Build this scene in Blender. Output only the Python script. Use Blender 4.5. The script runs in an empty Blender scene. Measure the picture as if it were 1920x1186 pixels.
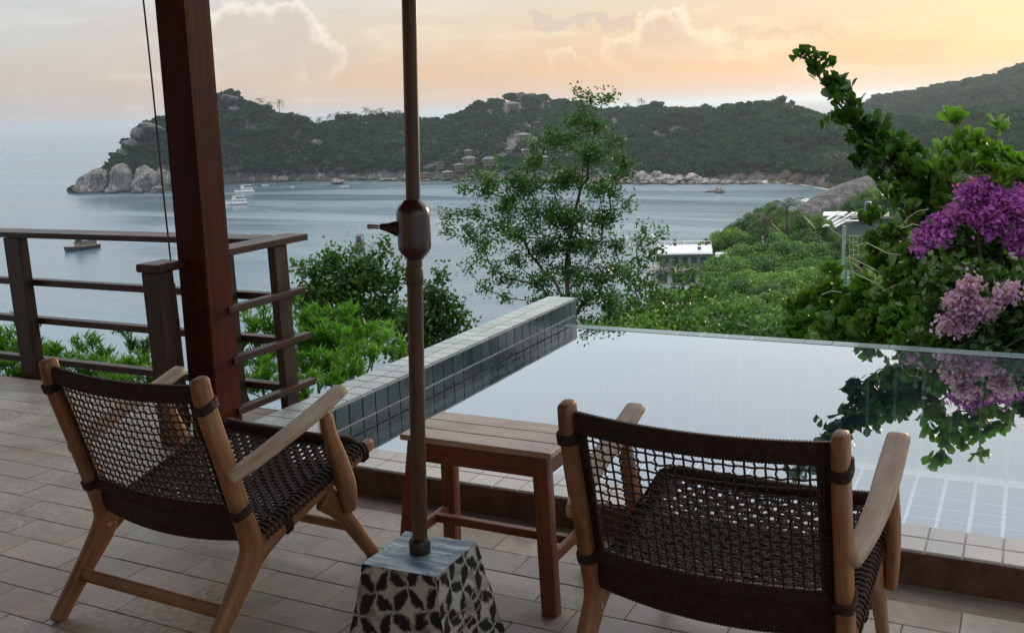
import bpy, math, random
import numpy as np
from mathutils import Vector, Matrix
from mathutils import noise as mnoise
rnd = random.Random(7)
rng = np.random.default_rng(7)
sc = bpy.context.scene
col = sc.collection
R = math.radians

# ------------------------------------------------------------------ camera
EYE = 1.55
FPX, PITCH, ROLL, YAW = 1881.8, 0.201952, 0.0404379, 0.479707
cy, sy = math.cos(YAW), math.sin(YAW)
FW = Vector((-sy*math.cos(PITCH), cy*math.cos(PITCH), -math.sin(PITCH)))
r0 = Vector((cy, sy, 0)); u0 = r0.cross(FW)
RT = r0*math.cos(ROLL)-u0*math.sin(ROLL)
UP = r0*math.sin(ROLL)+u0*math.cos(ROLL)
cam_d = bpy.data.cameras.new('camera')
cam_d.sensor_width = 36; cam_d.lens = FPX/1920*36
cam_d.clip_start = 0.05; cam_d.clip_end = 60000
cam = bpy.data.objects.new('camera', cam_d); col.objects.link(cam)
cam.matrix_world = Matrix(((RT.x, UP.x, -FW.x, 0), (RT.y, UP.y, -FW.y, 0), (RT.z, UP.z, -FW.z, EYE), (0, 0, 0, 1)))
sc.camera = cam

def ray(px, py):
    return FW + RT*((px-960)/FPX) - UP*((py-593)/FPX)
def at(px, py, r):
    """world point seen at a photo pixel, at horizontal distance r"""
    d = ray(px, py); h = math.hypot(d.x, d.y)
    return Vector((d.x/h*r, d.y/h*r, EYE+d.z/h*r))
def atz(px, py, z):
    d = ray(px, py); t = (z-EYE)/d.z
    return Vector((d.x*t, d.y*t, z))
def topx(P):
    d = Vector((P[0], P[1], P[2]-EYE)); w = d.dot(FW)
    return 960+FPX*d.dot(RT)/w, 593-FPX*d.dot(UP)/w, w

# ------------------------------------------------------------------ world, sun, exposure
sc.render.engine = 'CYCLES'
sc.view_settings.view_transform = 'Standard'
sc.view_settings.look = 'None'
sc.view_settings.gamma = 1
sc.view_settings.use_curve_mapping = False
sc.view_settings.exposure = 0.22
sc.cycles.use_denoising = True
sc.cycles.max_bounces = 8
sc.cycles.diffuse_bounces = 3
sc.cycles.glossy_bounces = 3
sc.cycles.transparent_max_bounces = 12
sc.cycles.volume_bounces = 0
sc.cycles.sample_clamp_indirect = 4
sc.cycles.caustics_reflective = False
sc.cycles.caustics_refractive = False

SUNV = ray(2150, 175); SUNV.z = 0; SUNV.normalize()
SUN_EL = R(7)
sun_az = math.atan2(SUNV.x, SUNV.y)         # clockwise from +Y

class NT:
    """small node helper"""
    def __init__(s, tree):
        s.t = tree; s.n = tree.nodes; s.l = tree.links
    def new(s, typ, **kw):
        n = s.n.new(typ)
        for k, v in kw.items():
            setattr(n, k, v)
        return n
    def setin(s, n, i, v):
        if v is None: return
        if hasattr(v, 'is_output'): s.l.new(v, n.inputs[i])
        else: n.inputs[i].default_value = v
    def math(s, op, a, b=None, c=None, clamp=False):
        n = s.new('ShaderNodeMath', operation=op); n.use_clamp = clamp
        s.setin(n, 0, a); s.setin(n, 1, b); s.setin(n, 2, c)
        return n.outputs[0]
    def vmath(s, op, a, b=None, out=0):
        n = s.new('ShaderNodeVectorMath', operation=op)
        s.setin(n, 0, a); s.setin(n, 1, b)
        return n.outputs[out]
    def vscale(s, a, f):
        n = s.new('ShaderNodeVectorMath', operation='SCALE'); s.setin(n, 0, a); s.setin(n, 3, f); return n.outputs[0]
    def smooth(s, v, a, b, lo=0., hi=1.):
        n = s.new('ShaderNodeMapRange'); n.interpolation_type = 'SMOOTHSTEP'
        s.setin(n, 0, v); s.setin(n, 1, a); s.setin(n, 2, b); s.setin(n, 3, lo); s.setin(n, 4, hi)
        return n.outputs[0]
    def lin(s, v, a, b, lo=0., hi=1.):
        n = s.new('ShaderNodeMapRange')
        s.setin(n, 0, v); s.setin(n, 1, a); s.setin(n, 2, b); s.setin(n, 3, lo); s.setin(n, 4, hi)
        return n.outputs[0]
    def noise(s, vec, scale, detail=4, rough=.55, dist=0., color=False, dim='3D'):
        n = s.new('ShaderNodeTexNoise'); n.noise_dimensions = dim
        s.setin(n, 'Vector', vec); s.setin(n, 'Scale', scale); s.setin(n, 'Detail', detail)
        s.setin(n, 'Roughness', rough); s.setin(n, 'Distortion', dist)
        return n.outputs['Color' if color else 'Fac']
    def ramp(s, v, stops, interp='LINEAR'):
        n = s.new('ShaderNodeValToRGB'); n.color_ramp.interpolation = interp
        el = n.color_ramp.elements
        while len(el) < len(stops): el.new(0.5)
        for e, (p, c) in zip(el, stops):
            e.position = p; e.color = (c[0], c[1], c[2], 1) if not isinstance(c, (int, float)) else (c, c, c, 1)
        s.setin(n, 0, v); return n.outputs[0]
    def mix(s, f, a, b, mode='MIX'):
        n = s.new('ShaderNodeMix', data_type='RGBA', blend_type=mode)
        s.setin(n, 0, f)
        for i, v in ((6, a), (7, b)):
            if isinstance(v, tuple) and len(v) == 3: v = (*v, 1)
            s.setin(n, i, v)
        return n.outputs[2]
    def mapping(s, vec, loc=(0, 0, 0), rot=(0, 0, 0), scale=(1, 1, 1)):
        n = s.new('ShaderNodeMapping'); s.setin(n, 0, vec)
        n.inputs[1].default_value = loc; n.inputs[2].default_value = rot; n.inputs[3].default_value = scale
        return n.outputs[0]
    def sep(s, v):
        n = s.new('ShaderNodeSeparateXYZ'); s.setin(n, 0, v); return n.outputs
    def comb(s, x, y, z):
        n = s.new('ShaderNodeCombineXYZ'); s.setin(n, 0, x); s.setin(n, 1, y); s.setin(n, 2, z); return n.outputs[0]

world = bpy.data.worlds.new('World'); sc.world = world; world.use_nodes = True
N = NT(world.node_tree); N.n.clear()
tc = N.new('ShaderNodeTexCoord').outputs['Generated']
dirv = N.vmath('NORMALIZE', tc)
dx, dy, dz = N.sep(dirv)
horiz = N.vmath('NORMALIZE', N.comb(dx, dy, 0.0))
sunf = N.vmath('DOT_PRODUCT', horiz, tuple(SUNV), out=1)
azf = N.smooth(sunf, 0.46, 1.03)
el = N.math('MAXIMUM', dz, 0.0)
elr = N.math('POWER', el, 0.5)           # sqrt so the stops near the horizon get room
def q(x): return math.sqrt(x)
cool = N.ramp(elr, [(0, (.40, .41, .44)), (q(.012), (.41, .40, .40)), (q(.04), (.44, .40, .37)), (q(.09), (.47, .48, .47)), (q(.15), (.50, .57, .64)), (q(.42), (.56, .63, .71)), (q(.6), (1.20, 1.19, 1.20)), (1, (1.28, 1.30, 1.36))])
warm = N.ramp(elr, [(0, (.58, .46, .39)), (q(.012), (.62, .43, .32)), (q(.035), (.68, .42, .23)), (q(.09), (.62, .50, .37)), (q(.14), (.58, .60, .60)), (q(.20), (.52, .60, .66)), (q(.42), (.56, .63, .71)), (q(.6), (1.20, 1.19, 1.20)), (1, (1.28, 1.30, 1.36))])
grad = N.mix(azf, cool, warm)
nish = N.new('ShaderNodeTexSky', sky_type='NISHITA')
nish.sun_disc = False; nish.sun_elevation = SUN_EL; nish.sun_rotation = sun_az
nish.air_density = 1.2; nish.dust_density = 2.0
nsc = N.vscale(nish.outputs[0], 0.10)
base = N.mix(0.05, grad, nsc)
# thin streaks, stretched along the horizon
sv = N.mapping(dirv, scale=(2.2, 2.2, 15))
st = N.noise(sv, 2.2, 6, .6, .4)
stm = N.smooth(st, .50, .72)
stm = N.math('MULTIPLY', stm, N.smooth(dz, .0, .03))
streakcol = N.mix(azf, (.42, .40, .41), (.60, .42, .30))
lowsky = N.smooth(dz, .13, .22, 1., 0.)
c1 = N.mix(N.math('MULTIPLY', N.math('MULTIPLY', stm, .5), lowsky), base, streakcol)
st2 = N.smooth(N.noise(N.mapping(dirv, loc=(3, 1, 5), scale=(2.5, 2.5, 11)), 2.6, 7, .62, .6), .50, .70)
brightcol = N.mix(azf, (.58, .56, .51), (.80, .66, .44))
c1 = N.mix(N.math('MULTIPLY', N.math('MULTIPLY', st2, .45), lowsky), c1, brightcol)
# heaped clouds: each a cluster of soft lobes at its own bearing, broken up by noise
def heap(lobes, base_z, coltop, colbase, strength, sc_n=26, zs=1.0):
    wv = N.vscale(N.vmath('SUBTRACT', N.noise(dirv, sc_n, 7, .62, color=True), (.5, .5, .5)), .075)
    dd = N.vmath('MULTIPLY', N.vmath('ADD', dirv, wv), (1, 1, zs))
    m = None
    for px, py, rad in lobes:
        c = ray(px, py).normalized(); c = Vector((c.x, c.y, c.z*zs))
        dist = N.vmath('DISTANCE', dd, tuple(c), out=1)
        v = N.math('SUBTRACT', 1.0, N.math('DIVIDE', dist, rad/FPX*0.95))
        m = v if m is None else N.math('SMOOTH_MAX', m, v, .35)
    body = N.smooth(m, .0, .22)
    core = N.smooth(m, .05, .9)
    fade = N.smooth(dz, base_z, base_z+.075)
    a = N.math('MULTIPLY', N.math('MULTIPLY', body, fade), strength)
    billow = N.noise(dirv, sc_n*2.2, 5, .6)
    cc = N.mix(N.smooth(N.math('ADD', core, N.math('MULTIPLY', billow, .8)), .25, 1.15), coltop, colbase)
    return a, cc
a, cc = heap([(440, 75, 62), (480, 62, 60), (545, 68, 62), (500, 120, 95), (590, 110, 60), (420, 130, 70), (465, 150, 80)], .012, (.80, .74, .64), (.50, .43, .38), .66, 20)
c2 = N.mix(a, c1, cc)
a, cc = heap([(215, 112, 40), (250, 96, 42), (290, 112, 50), (260, 150, 60), (180, 118, 30), (700, 165, 50), (735, 158, 40)], .03, (.52, .49, .45), (.47, .42, .38), .45, 30)
c2 = N.mix(a, c2, cc)
a, cc = heap([(1250, 60, 58), (1215, 85, 65), (1275, 85, 62), (1180, 110, 60), (1320, 115, 55), (1240, 130, 85), (1070, 140, 45)], .018, (.88, .73, .52), (.58, .43, .33), .80, 20)
c3 = N.mix(a, c2, cc)
a, cc = heap([(1060, 36, 42), (1110, 38, 50), (1155, 42, 48), (1020, 36, 50), (880, 146, 60), (940, 148, 70)], .0, (.50, .42, .36), (.48, .40, .35), .50, 30, 3.2)
c3 = N.mix(a, c3, cc)
a, cc = heap([(1400, 72, 40), (1450, 66, 48), (1510, 58, 50), (1380, 74, 50), (1700, 130, 90), (1620, 134, 60)], .0, (.60, .44, .30), (.56, .41, .28), .45, 30, 3.6)
c4 = N.mix(a, c3, cc)
# the sky's lower half (never seen, the sea covers it)
lowm = N.smooth(dz, -.02, .0)
c5 = N.mix(lowm, (.10, .14, .18), c4)
bg = N.new('ShaderNodeBackground'); N.l.new(c5, bg.inputs[0]); bg.inputs[1].default_value = 1.2
wo = N.new('ShaderNodeOutputWorld'); N.l.new(bg.outputs[0], wo.inputs[0])
world.cycles.sampling_method = 'MANUAL'; world.cycles.sample_map_resolution = 512

sun_d = bpy.data.lights.new('sun', 'SUN'); sun_d.energy = 1.9; sun_d.angle = R(10); sun_d.color = (1, .78, .52)
sun = bpy.data.objects.new('sun', sun_d); col.objects.link(sun)
sdir = Vector((SUNV.x*math.cos(SUN_EL), SUNV.y*math.cos(SUN_EL), math.sin(SUN_EL)))
sun.rotation_euler = sdir.to_track_quat('Z', 'Y').to_euler()

# ------------------------------------------------------------------ object helpers
def put(name, mesh, mat=None, parent=None, loc=None, rot=None):
    o = bpy.data.objects.new(name, mesh); col.objects.link(o)
    if mat is not None and not mesh.materials: mesh.materials.append(mat)
    if parent is not None: o.parent = parent
    if loc is not None: o.location = loc
    if rot is not None: o.rotation_euler = rot
    return o
def empty(name, loc=(0, 0, 0), rz=0.):
    o = bpy.data.objects.new(name, None); col.objects.link(o)
    o.location = loc; o.rotation_euler = (0, 0, rz); o.empty_display_size = .1
    return o
def tag(o, label=None, cat=None, group=None, kind=None):
    if label: o['label'] = label
    if cat: o['category'] = cat
    if group: o['group'] = group
    if kind: o['kind'] = kind
    return o

class MB:
    """collects vertices/faces plus a 'gr' vector per vertex (first component runs along the grain)"""
    def __init__(s): s.v = []; s.f = []; s.g = []
    def add(s, vs, fs, gs):
        o = len(s.v); s.v += [tuple(x) for x in vs]; s.g += [tuple(x) for x in gs]
        s.f += [tuple(i+o for i in f) for f in fs]
    def box(s, lo, hi, b=0.003, M=None):
        """chamfered box"""
        lo = Vector(lo); hi = Vector(hi); c = (lo+hi)/2; h = (hi-lo)/2
        b = min(b, h.x*.49, h.y*.49, h.z*.49)
        ax = sorted(range(3), key=lambda i: -h[i])
        vs = []; idx = {}
        for sx in (-1, 1):
            for sy_ in (-1, 1):
                for sz in (-1, 1):
                    for a in range(3):
                        d = [h.x-b, h.y-b, h.z-b]; d[a] += b
                        idx[(sx, sy_, sz, a)] = len(vs)
                        vs.append(Vector((c.x+sx*d[0], c.y+sy_*d[1], c.z+sz*d[2])))
        fs = []
        def I(s3, a): return idx[(*s3, a)]
        def quad(pts): fs.append(pts)
        for a in range(3):
            o1, o2 = [i for i in range(3) if i != a]
            for sg in (-1, 1):
                pts = []
                for p1, p2 in ((-1, -1), (1, -1), (1, 1), (-1, 1)):
                    s3 = [0, 0, 0]; s3[a] = sg; s3[o1] = p1; s3[o2] = p2
                    pts.append(I(s3, a))
                quad(pts)
        for a in range(3):
            o1, o2 = [i for i in range(3) if i != a]
            for p1 in (-1, 1):
                for p2 in (-1, 1):
                    s3a = [0, 0, 0]; s3a[o1] = p1; s3a[o2] = p2
                    lo_ = list(s3a); lo_[a] = -1; hi_ = list(s3a); hi_[a] = 1
                    quad([I(lo_, o1), I(hi_, o1), I(hi_, o2), I(lo_, o2)])
        for sx in (-1, 1):
            for sy_ in (-1, 1):
                for sz in (-1, 1):
                    fs.append([I((sx, sy_, sz), 0), I((sx, sy_, sz), 1), I((sx, sy_, sz), 2)])
        # fix orientation
        out = []
        for f in fs:
            P = [vs[i] for i in f]; n = (P[1]-P[0]).cross(P[2]-P[0]); m = sum(P, Vector())/len(P)-c
            out.append(tuple(f) if n.dot(m) > 0 else tuple(reversed(f)))
        g = [(x[ax[0]], x[ax[1]], x[ax[2]]) for x in vs]
        if M is not None: vs = [M @ x for x in vs]
        s.add(vs, out, g)
    def sweep(s, path, wa, wb, up=None, n=12, sq=.55, cap=.4, closed=False, vary=None):
        """superellipse swept along 3-D points; wa: half sizes along side axis, wb: half sizes along 'up' axis"""
        P = [Vector(p) for p in path]; m = len(P)
        if not hasattr(wa, '__len__'): wa = [wa]*m
        if not hasattr(wb, '__len__'): wb = [wb]*m
        rings = []; L = 0.; prev = None
        seq = []
        for i in range(m):
            t = (P[min(i+1, m-1)]-P[max(i-1, 0)]).normalized()
            if i: L += (P[i]-P[i-1]).length
            seq.append((P[i], t, wa[i], wb[i], L))
        if cap and not closed:
            def capr(e, sgn):
                p, t, a, b, L_ = e; k = min(a, b)
                return [(p+t*sgn*k*cap*.65, t, a*.86, b*.86, L_+sgn*k*cap*.65), (p+t*sgn*k*cap, t, a*.6, b*.6, L_+sgn*k*cap)]
            c0 = capr(seq[0], -1); c1_ = capr(seq[-1], 1)
            seq = [c0[1], c0[0]]+seq+c1_
        vs = []; gs = []
        side = None
        for (p, t, a, b, L_) in seq:
            if up is not None:
                u = Vector(up) - t*t.dot(Vector(up))
                if u.length < 1e-4: u = Vector((1, 0, 0)) - t*t.x
            else:
                if side is None:
                    ref = Vector((0, 0, 1)) if abs(t.z) < .9 else Vector((0, 1, 0))
                    u = ref - t*t.dot(ref)
                else:
                    u = side - t*t.dot(side)
            u.normalize(); side = u.copy(); r_ = t.cross(u)
            for k in range(n):
                th = 2*math.pi*(k+.5)/n; c_, s_ = math.cos(th), math.sin(th)
                ca = math.copysign(abs(c_)**sq, c_)*a; sb = math.copysign(abs(s_)**sq, s_)*b
                vs.append(p + r_*ca + u*sb); gs.append((L_, ca, sb))
        fs = []; M_ = len(seq)
        for i in range(M_-1):
            for k in range(n):
                k2 = (k+1) % n
                fs.append((i*n+k, i*n+k2, (i+1)*n+k2, (i+1)*n+k))
        if not closed:
            fs.append(tuple(reversed(range(n)))); fs.append(tuple((M_-1)*n+k for k in range(n)))
        s.add(vs, fs, gs)
    def tube(s, path, r, n=6, up=None, cap=.0):
        s.sweep(path, r, r, up=up, n=n, sq=1, cap=cap)
    def lathe(s, prof, n=20, c=(0, 0, 0), M=None):
        vs = []; gs = []
        for (r_, z_) in prof:
            for k in range(n):
                th = 2*math.pi*k/n
                v_ = Vector((c[0]+r_*math.cos(th), c[1]+r_*math.sin(th), c[2]+z_))
                vs.append(M @ v_ if M is not None else v_); gs.append((z_, r_*math.cos(th), r_*math.sin(th)))
        fs = []
        for i in range(len(prof)-1):
            for k in range(n):
                k2 = (k+1) % n; fs.append((i*n+k, i*n+k2, (i+1)*n+k2, (i+1)*n+k))
        fs.append(tuple(reversed(range(n)))); fs.append(tuple((len(prof)-1)*n+k for k in range(n)))
        s.add(vs, fs, gs)
    def mesh(s, name, mat=None, smooth=None):
        me = bpy.data.meshes.new(name); me.from_pydata(s.v, [], s.f)
        at_ = me.attributes.new('gr', 'FLOAT_VECTOR', 'POINT')
        at_.data.foreach_set('vector', np.array(s.g, dtype=np.float32).ravel())
        if mat is not None: me.materials.append(mat)
        if smooth:
            me.polygons.foreach_set('use_smooth', [True]*len(me.polygons)); me.set_sharp_from_angle(angle=R(smooth))
        me.update(); return me
    def build(s, name, mat, parent=None, smooth=None, loc=None, rot=None):
        return put(name, s.mesh(name, mat, smooth), None, parent, loc, rot)

def npmesh(name, V, F, mat=None, smooth=False, colattr=None):
    """V (n,3) float, F (m,k) int, fast"""
    V = np.asarray(V, dtype=np.float32); F = np.asarray(F, dtype=np.int32)
    me = bpy.data.meshes.new(name); m, k = F.shape
    me.vertices.add(len(V)); me.vertices.foreach_set('co', V.ravel())
    me.loops.add(m*k); me.loops.foreach_set('vertex_index', F.ravel())
    me.polygons.add(m); me.polygons.foreach_set('loop_start', np.arange(0, m*k, k, dtype=np.int32))
    if smooth: me.polygons.foreach_set('use_smooth', np.ones(m, dtype=bool))
    me.update(calc_edges=True)
    if colattr is not None:
        a_ = me.attributes.new('tone', 'FLOAT', 'POINT'); a_.data.foreach_set('value', np.asarray(colattr, dtype=np.float32))
    if mat is not None: me.materials.append(mat)
    return me
# ------------------------------------------------------------------ materials
def new_mat(name):
    m = bpy.data.materials.new(name); m.use_nodes = True
    n = NT(m.node_tree); n.n.clear()
    out = n.new('ShaderNodeOutputMaterial')
    return m, n, out
def pbsdf(n, out, base, rough=.6, spec=.5, normal=None, metal=0., disp=None):
    b = n.new('ShaderNodeBsdfPrincipled')
    if isinstance(base, tuple) and len(base) == 3: base = (*base, 1)
    n.setin(b, 'Base Color', base); n.setin(b, 'Roughness', rough); n.setin(b, 'Specular IOR Level', spec); n.setin(b, 'Metallic', metal)
    if normal is not None: n.setin(b, 'Normal', normal)
    if out is not None: n.l.new(b.outputs[0], out.inputs[0])
    return b
def bump(n, h, strength=.3, dist=.01):
    b = n.new('ShaderNodeBump'); n.setin(b, 'Height', h); b.inputs['Strength'].default_value = strength; b.inputs['Distance'].default_value = dist
    return b.outputs[0]
def rndmix(n):
    """a random number for each separate piece, whether it is an object or an island"""
    a = n.new('ShaderNodeObjectInfo').outputs['Random']; b = n.new('ShaderNodeNewGeometry').outputs['Random Per Island']
    return n.math('FRACT', n.math('ADD', a, b))

def wood(name, dark, mid, light, rough=.5, spec=.35, gl=3.0, ga=55, wear=None, wearcol=(.45, .40, .34)):
    m, n, out = new_mat(name)
    g = n.new('ShaderNodeAttribute', attribute_name='gr').outputs['Vector']
    rv = n.new('ShaderNodeObjectInfo').outputs['Random']
    g2 = n.vmath('ADD', n.mapping(g, scale=(gl, ga, ga)), n.vscale((7., 3., 5.), rv))
    f = n.noise(g2, 1.0, 6, .6, .5)
    g3 = n.vmath('ADD', n.mapping(g, scale=(gl*.6, ga*.16, ga*.16)), n.vscale((3., 9., 1.), rv))
    f2 = n.noise(g3, 1.0, 3, .5, 1.2)
    t = n.math('ADD', n.math('MULTIPLY', f, .55), n.math('MULTIPLY', f2, .5))
    c = n.ramp(t, [(.32, dark), (.52, mid), (.72, light)])
    dark_lines = n.smooth(n.noise(n.mapping(g, scale=(gl*1.5, ga*3, ga*3)), 1.0, 2, .5), .60, .72)
    c = n.mix(n.math('MULTIPLY', dark_lines, .6), c, tuple(x*.3 for x in dark))
    oc = n.new('ShaderNodeTexCoord').outputs['Object']
    blot = n.smooth(n.noise(oc, 9, 4, .6), .48, .70)
    c = n.mix(n.math('MULTIPLY', blot, .5), c, tuple(x*.7 for x in dark))
    if wear:
        w = n.smooth(n.noise(g3, 2.0, 5, .65), .40, .62)
        c = n.mix(n.math('MULTIPLY', w, wear), c, wearcol)
    rr = n.lin(f, .3, .7, rough-.08, rough+.15)
    pbsdf(n, out, c, rr, spec, bump(n, f, .7, .002))
    return m
M_teak = wood('teak_frame', (.12, .042, .015), (.24, .095, .036), (.36, .17, .075), .48, .35, wear=.25, wearcol=(.36, .25, .16))
M_teakarm = wood('pale_lit_teak', (.22, .125, .07), (.38, .25, .16), (.52, .39, .28), .45, .4, wear=.35, wearcol=(.55, .46, .37))  # paler copy of the frame teak; white-lit arm tops put into the colour
M_table = wood('red_brown_table_wood', (.10, .024, .010), (.17, .048, .02), (.24, .085, .04), .45, .4)
M_tabletop = wood('worn_glare_table_top', (.22, .12, .075), (.42, .27, .19), (.58, .43, .33), .30, .6, gl=3, ga=34, wear=.45, wearcol=(.58, .46, .37))  # pale worn wood, colour lightened further to stand in for sky glare
M_rail = wood('dark_stained_rail', (.020, .008, .005), (.038, .015, .009), (.062, .027, .016), .40, .25, wear=.12, wearcol=(.16, .10, .07))
M_column = wood('oiled_red_column', (.034, .005, .002), (.070, .011, .004), (.11, .024, .010), .55, .12, gl=1.2, ga=26)
M_pole = wood('umbrella_pole_wood', (.050, .022, .012), (.085, .040, .022), (.13, .065, .038), .42, .35)

def simple(name, c, rough=.6, spec=.4, metal=0., nscale=None, var=.25, bs=.0, bd=.005):
    m, n, out = new_mat(name)
    oc = n.new('ShaderNodeTexCoord').outputs['Object']
    f = n.noise(oc, nscale or 12, 5, .6)
    cc = n.mix(n.lin(f, .3, .7), tuple(x*(1-var) for x in c), tuple(min(1, x*(1+var)) for x in c))
    pbsdf(n, out, cc, rough, spec, bump(n, f, bs, bd) if bs else None, metal)
    return m
def cordmat(name, c, sc_=400):
    m, n, out = new_mat(name)
    g = n.new('ShaderNodeAttribute', attribute_name='gr').outputs['Vector']
    w = n.new('ShaderNodeTexWave', wave_type='BANDS', bands_direction='DIAGONAL'); n.setin(w, 'Vector', g); n.setin(w, 'Scale', sc_/6); n.setin(w, 'Distortion', 1.0)
    oc = n.new('ShaderNodeTexCoord').outputs['Object']
    f = n.noise(oc, 60, 3, .6)
    cc = n.mix(n.lin(f, .3, .7), tuple(x*.55 for x in c), tuple(x*1.6 for x in c))
    pbsdf(n, out, cc, .62, .28, bump(n, w.outputs['Fac'], .6, .0015))
    return m
M_cord = cordmat('dark_woven_cord', (.034, .019, .011))
M_wrap = cordmat('dark_cord_wrap', (.032, .016, .009), 520)
M_line = simple('blind_cord', (.10, .06, .04), .7)
M_metal = simple('worn_metal', (.45, .43, .42), .3, .5, .9)
M_dark = simple('dark_plastic', (.02, .014, .012), .4)
M_house = simple('crank_housing', (.055, .016, .010), .28, .6, 0, 8, .2)

# stone floor tiles
def stone(name, stops, joint=False, rough=.5, spec=.45, wet=.0):
    m, n, out = new_mat(name)
    rv = rndmix(n)
    oc = n.new('ShaderNodeNewGeometry').outputs['Position']
    p = n.vmath('ADD', oc, n.vscale((11., 5., 3.), rv))
    f = n.noise(p, 4.0, 7, .66, 1.1)
    f2 = n.noise(n.mapping(p, rot=(0, 0, .35), scale=(8, 30, 8)), 1.0, 5, .6, 1.4)
    t = n.math('ADD', n.math('MULTIPLY', f, .6), n.math('ADD', n.math('MULTIPLY', f2, .25), n.math('MULTIPLY', rv, .16)))
    c = n.ramp(t, stops)
    tint = n.ramp(n.math('FRACT', n.math('MULTIPLY', rv, 7.13)), [(0, (1.05, .96, .91)), (.35, (1, 1, 1)), (.7, (.94, .98, 1.0)), (1, (1.03, .97, .94))])
    c = n.mix(1.0, c, tint, 'MULTIPLY')
    chalk = n.math('MULTIPLY', n.smooth(n.noise(oc, 1.7, 3, .5), .46, .62), n.smooth(n.noise(oc, 38, 4, .7), .45, .60))
    c = n.mix(n.math('MULTIPLY', chalk, .38), c, (.66, .62, .56))
    grime = n.smooth(n.noise(oc, 3.3, 5, .6), .52, .75)
    c = n.mix(n.math('MULTIPLY', grime, .50), c, (.14, .11, .09))
    rr = n.lin(n.math('ADD', f, n.math('MULTIPLY', f2, .3)), .4, .9, rough-.12, rough+.2)
    hh = n.math('ADD', n.math('MULTIPLY', f2, .8), n.math('MULTIPLY', n.noise(p, 60, 4, .6), .35))
    pbsdf(n, out, c, rr, spec, bump(n, hh, .45, .003))
    return m
M_floor = stone('deck_stone', [(.25, (.18, .150, .12)), (.45, (.29, .25, .205)), (.6, (.39, .345, .29)), (.8, (.49, .44, .38))], rough=.42)
M_joint = simple('dark_joint', (.19, .16, .135), .9, .2)
def glazed(name, c, var=.3, rough=.22, coat=.0):
    m, n, out = new_mat(name)
    rv = rndmix(n); oc = n.new('ShaderNodeNewGeometry').outputs['Position']
    p = n.vmath('ADD', oc, n.vscale((11., 5., 3.), rv))
    f = n.noise(p, 22, 5, .6, 1.)
    t = n.math('ADD', n.math('MULTIPLY', f, .6), n.math('MULTIPLY', rv, .4))
    cc = n.mix(n.lin(t, .25, .8), tuple(x*(1-var) for x in c), tuple(min(1, x*(1+var)) for x in c))
    sp = n.smooth(n.noise(oc, 130, 3, .6), .60, .70)
    cc = n.mix(n.math('MULTIPLY', sp, .25), cc, (.45, .44, .42))
    pbsdf(n, out, cc, n.lin(f, .3, .7, rough-.08, rough+.12), .5, bump(n, f, .15, .002))
    return m
M_coping = glazed('pale_grey_coping_tile', (.52, .49, .45), .12, .34)
M_walltop = glazed('grey_green_wall_tile', (.36, .40, .38), .22, .22)
M_edge = glazed('wet_edge_tile', (.14, .19, .19), .15, .15)
M_inner = glazed('dark_pool_tile', (.042, .066, .070), .45, .15)
M_poolfloor = glazed('deep_blue_pool_tile', (.08, .14, .19), .2, .4)
M_grout = simple('pale_grout', (.50, .48, .44), .85, .2, nscale=30)
M_groutd = simple('pool_grout', (.86, .87, .86), .85, .2, nscale=30)
M_kerb = simple('brown_render', (.11, .055, .038), .8, .25, nscale=14, var=.4, bs=.5)
M_conc = simple('grey_concrete', (.24, .23, .21), .9, .2, nscale=3, var=.25, bs=.3)

# pool water: mirror-like, clearer when looked at steeply
m, n, out = new_mat('still_pool_water'); M_pool = m
oc = n.new('ShaderNodeNewGeometry').outputs['Position']
nb = bump(n, n.noise(oc, 2.2, 2, .5), .06, .01)
fr = n.new('ShaderNodeFresnel'); fr.inputs[0].default_value = 1.33; n.l.new(nb, fr.inputs['Normal'])
fac = n.ramp(fr.outputs[0], [(.0, .18), (.05, .33), (.12, .52), (.30, .84), (1, 1)])
gl = n.new('ShaderNodeBsdfGlossy'); gl.inputs['Roughness'].default_value = .0; gl.inputs[0].default_value = (.97, .985, 1.0, 1); n.l.new(nb, gl.inputs['Normal'])
tr = n.new('ShaderNodeBsdfTransparent'); tr.inputs[0].default_value = (.90, .97, 1.0, 1)
mx = n.new('ShaderNodeMixShader'); n.l.new(fac, mx.inputs[0]); n.l.new(tr.outputs[0], mx.inputs[1]); n.l.new(gl.outputs[0], mx.inputs[2])
n.l.new(mx.outputs[0], out.inputs[0])

# sea
m, n, out = new_mat('sea_water'); M_sea = m
pos = n.new('ShaderNodeNewGeometry').outputs['Position']
cd = n.new('ShaderNodeCameraData').outputs['View Distance']
w1 = n.noise(n.mapping(pos, rot=(0, 0, .5), scale=(.30, .75, 1)), 1.0, 5, .6, .6)
w2 = n.noise(n.mapping(pos, rot=(0, 0, .2), scale=(.035, .11, 1)), 1.0, 5, .55, .5)
h = n.math('ADD', n.math('MULTIPLY', w1, .5), n.math('MULTIPLY', w2, 1.3))
calm = n.noise(n.mapping(pos, rot=(0, 0, .25), scale=(.0022, .012, 1)), 1.0, 6, .62, 1.5)
nb = n.new('ShaderNodeBump'); n.setin(nb, 'Height', h); nb.inputs['Distance'].default_value = .40
n.setin(nb, 'Strength', n.lin(calm, .35, .65, .30, .85))
deep = n.mix(n.smooth(calm, .42, .62), (.07, .13, .17), (.13, .20, .23))
b = pbsdf(n, None, deep, .20, .5, nb.outputs[0]); b.inputs['IOR'].default_value = 2.0
n.setin(b, 'Roughness', n.lin(calm, .35, .65, .16, .34))
n.l.new(b.outputs[0], out.inputs[0])

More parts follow.
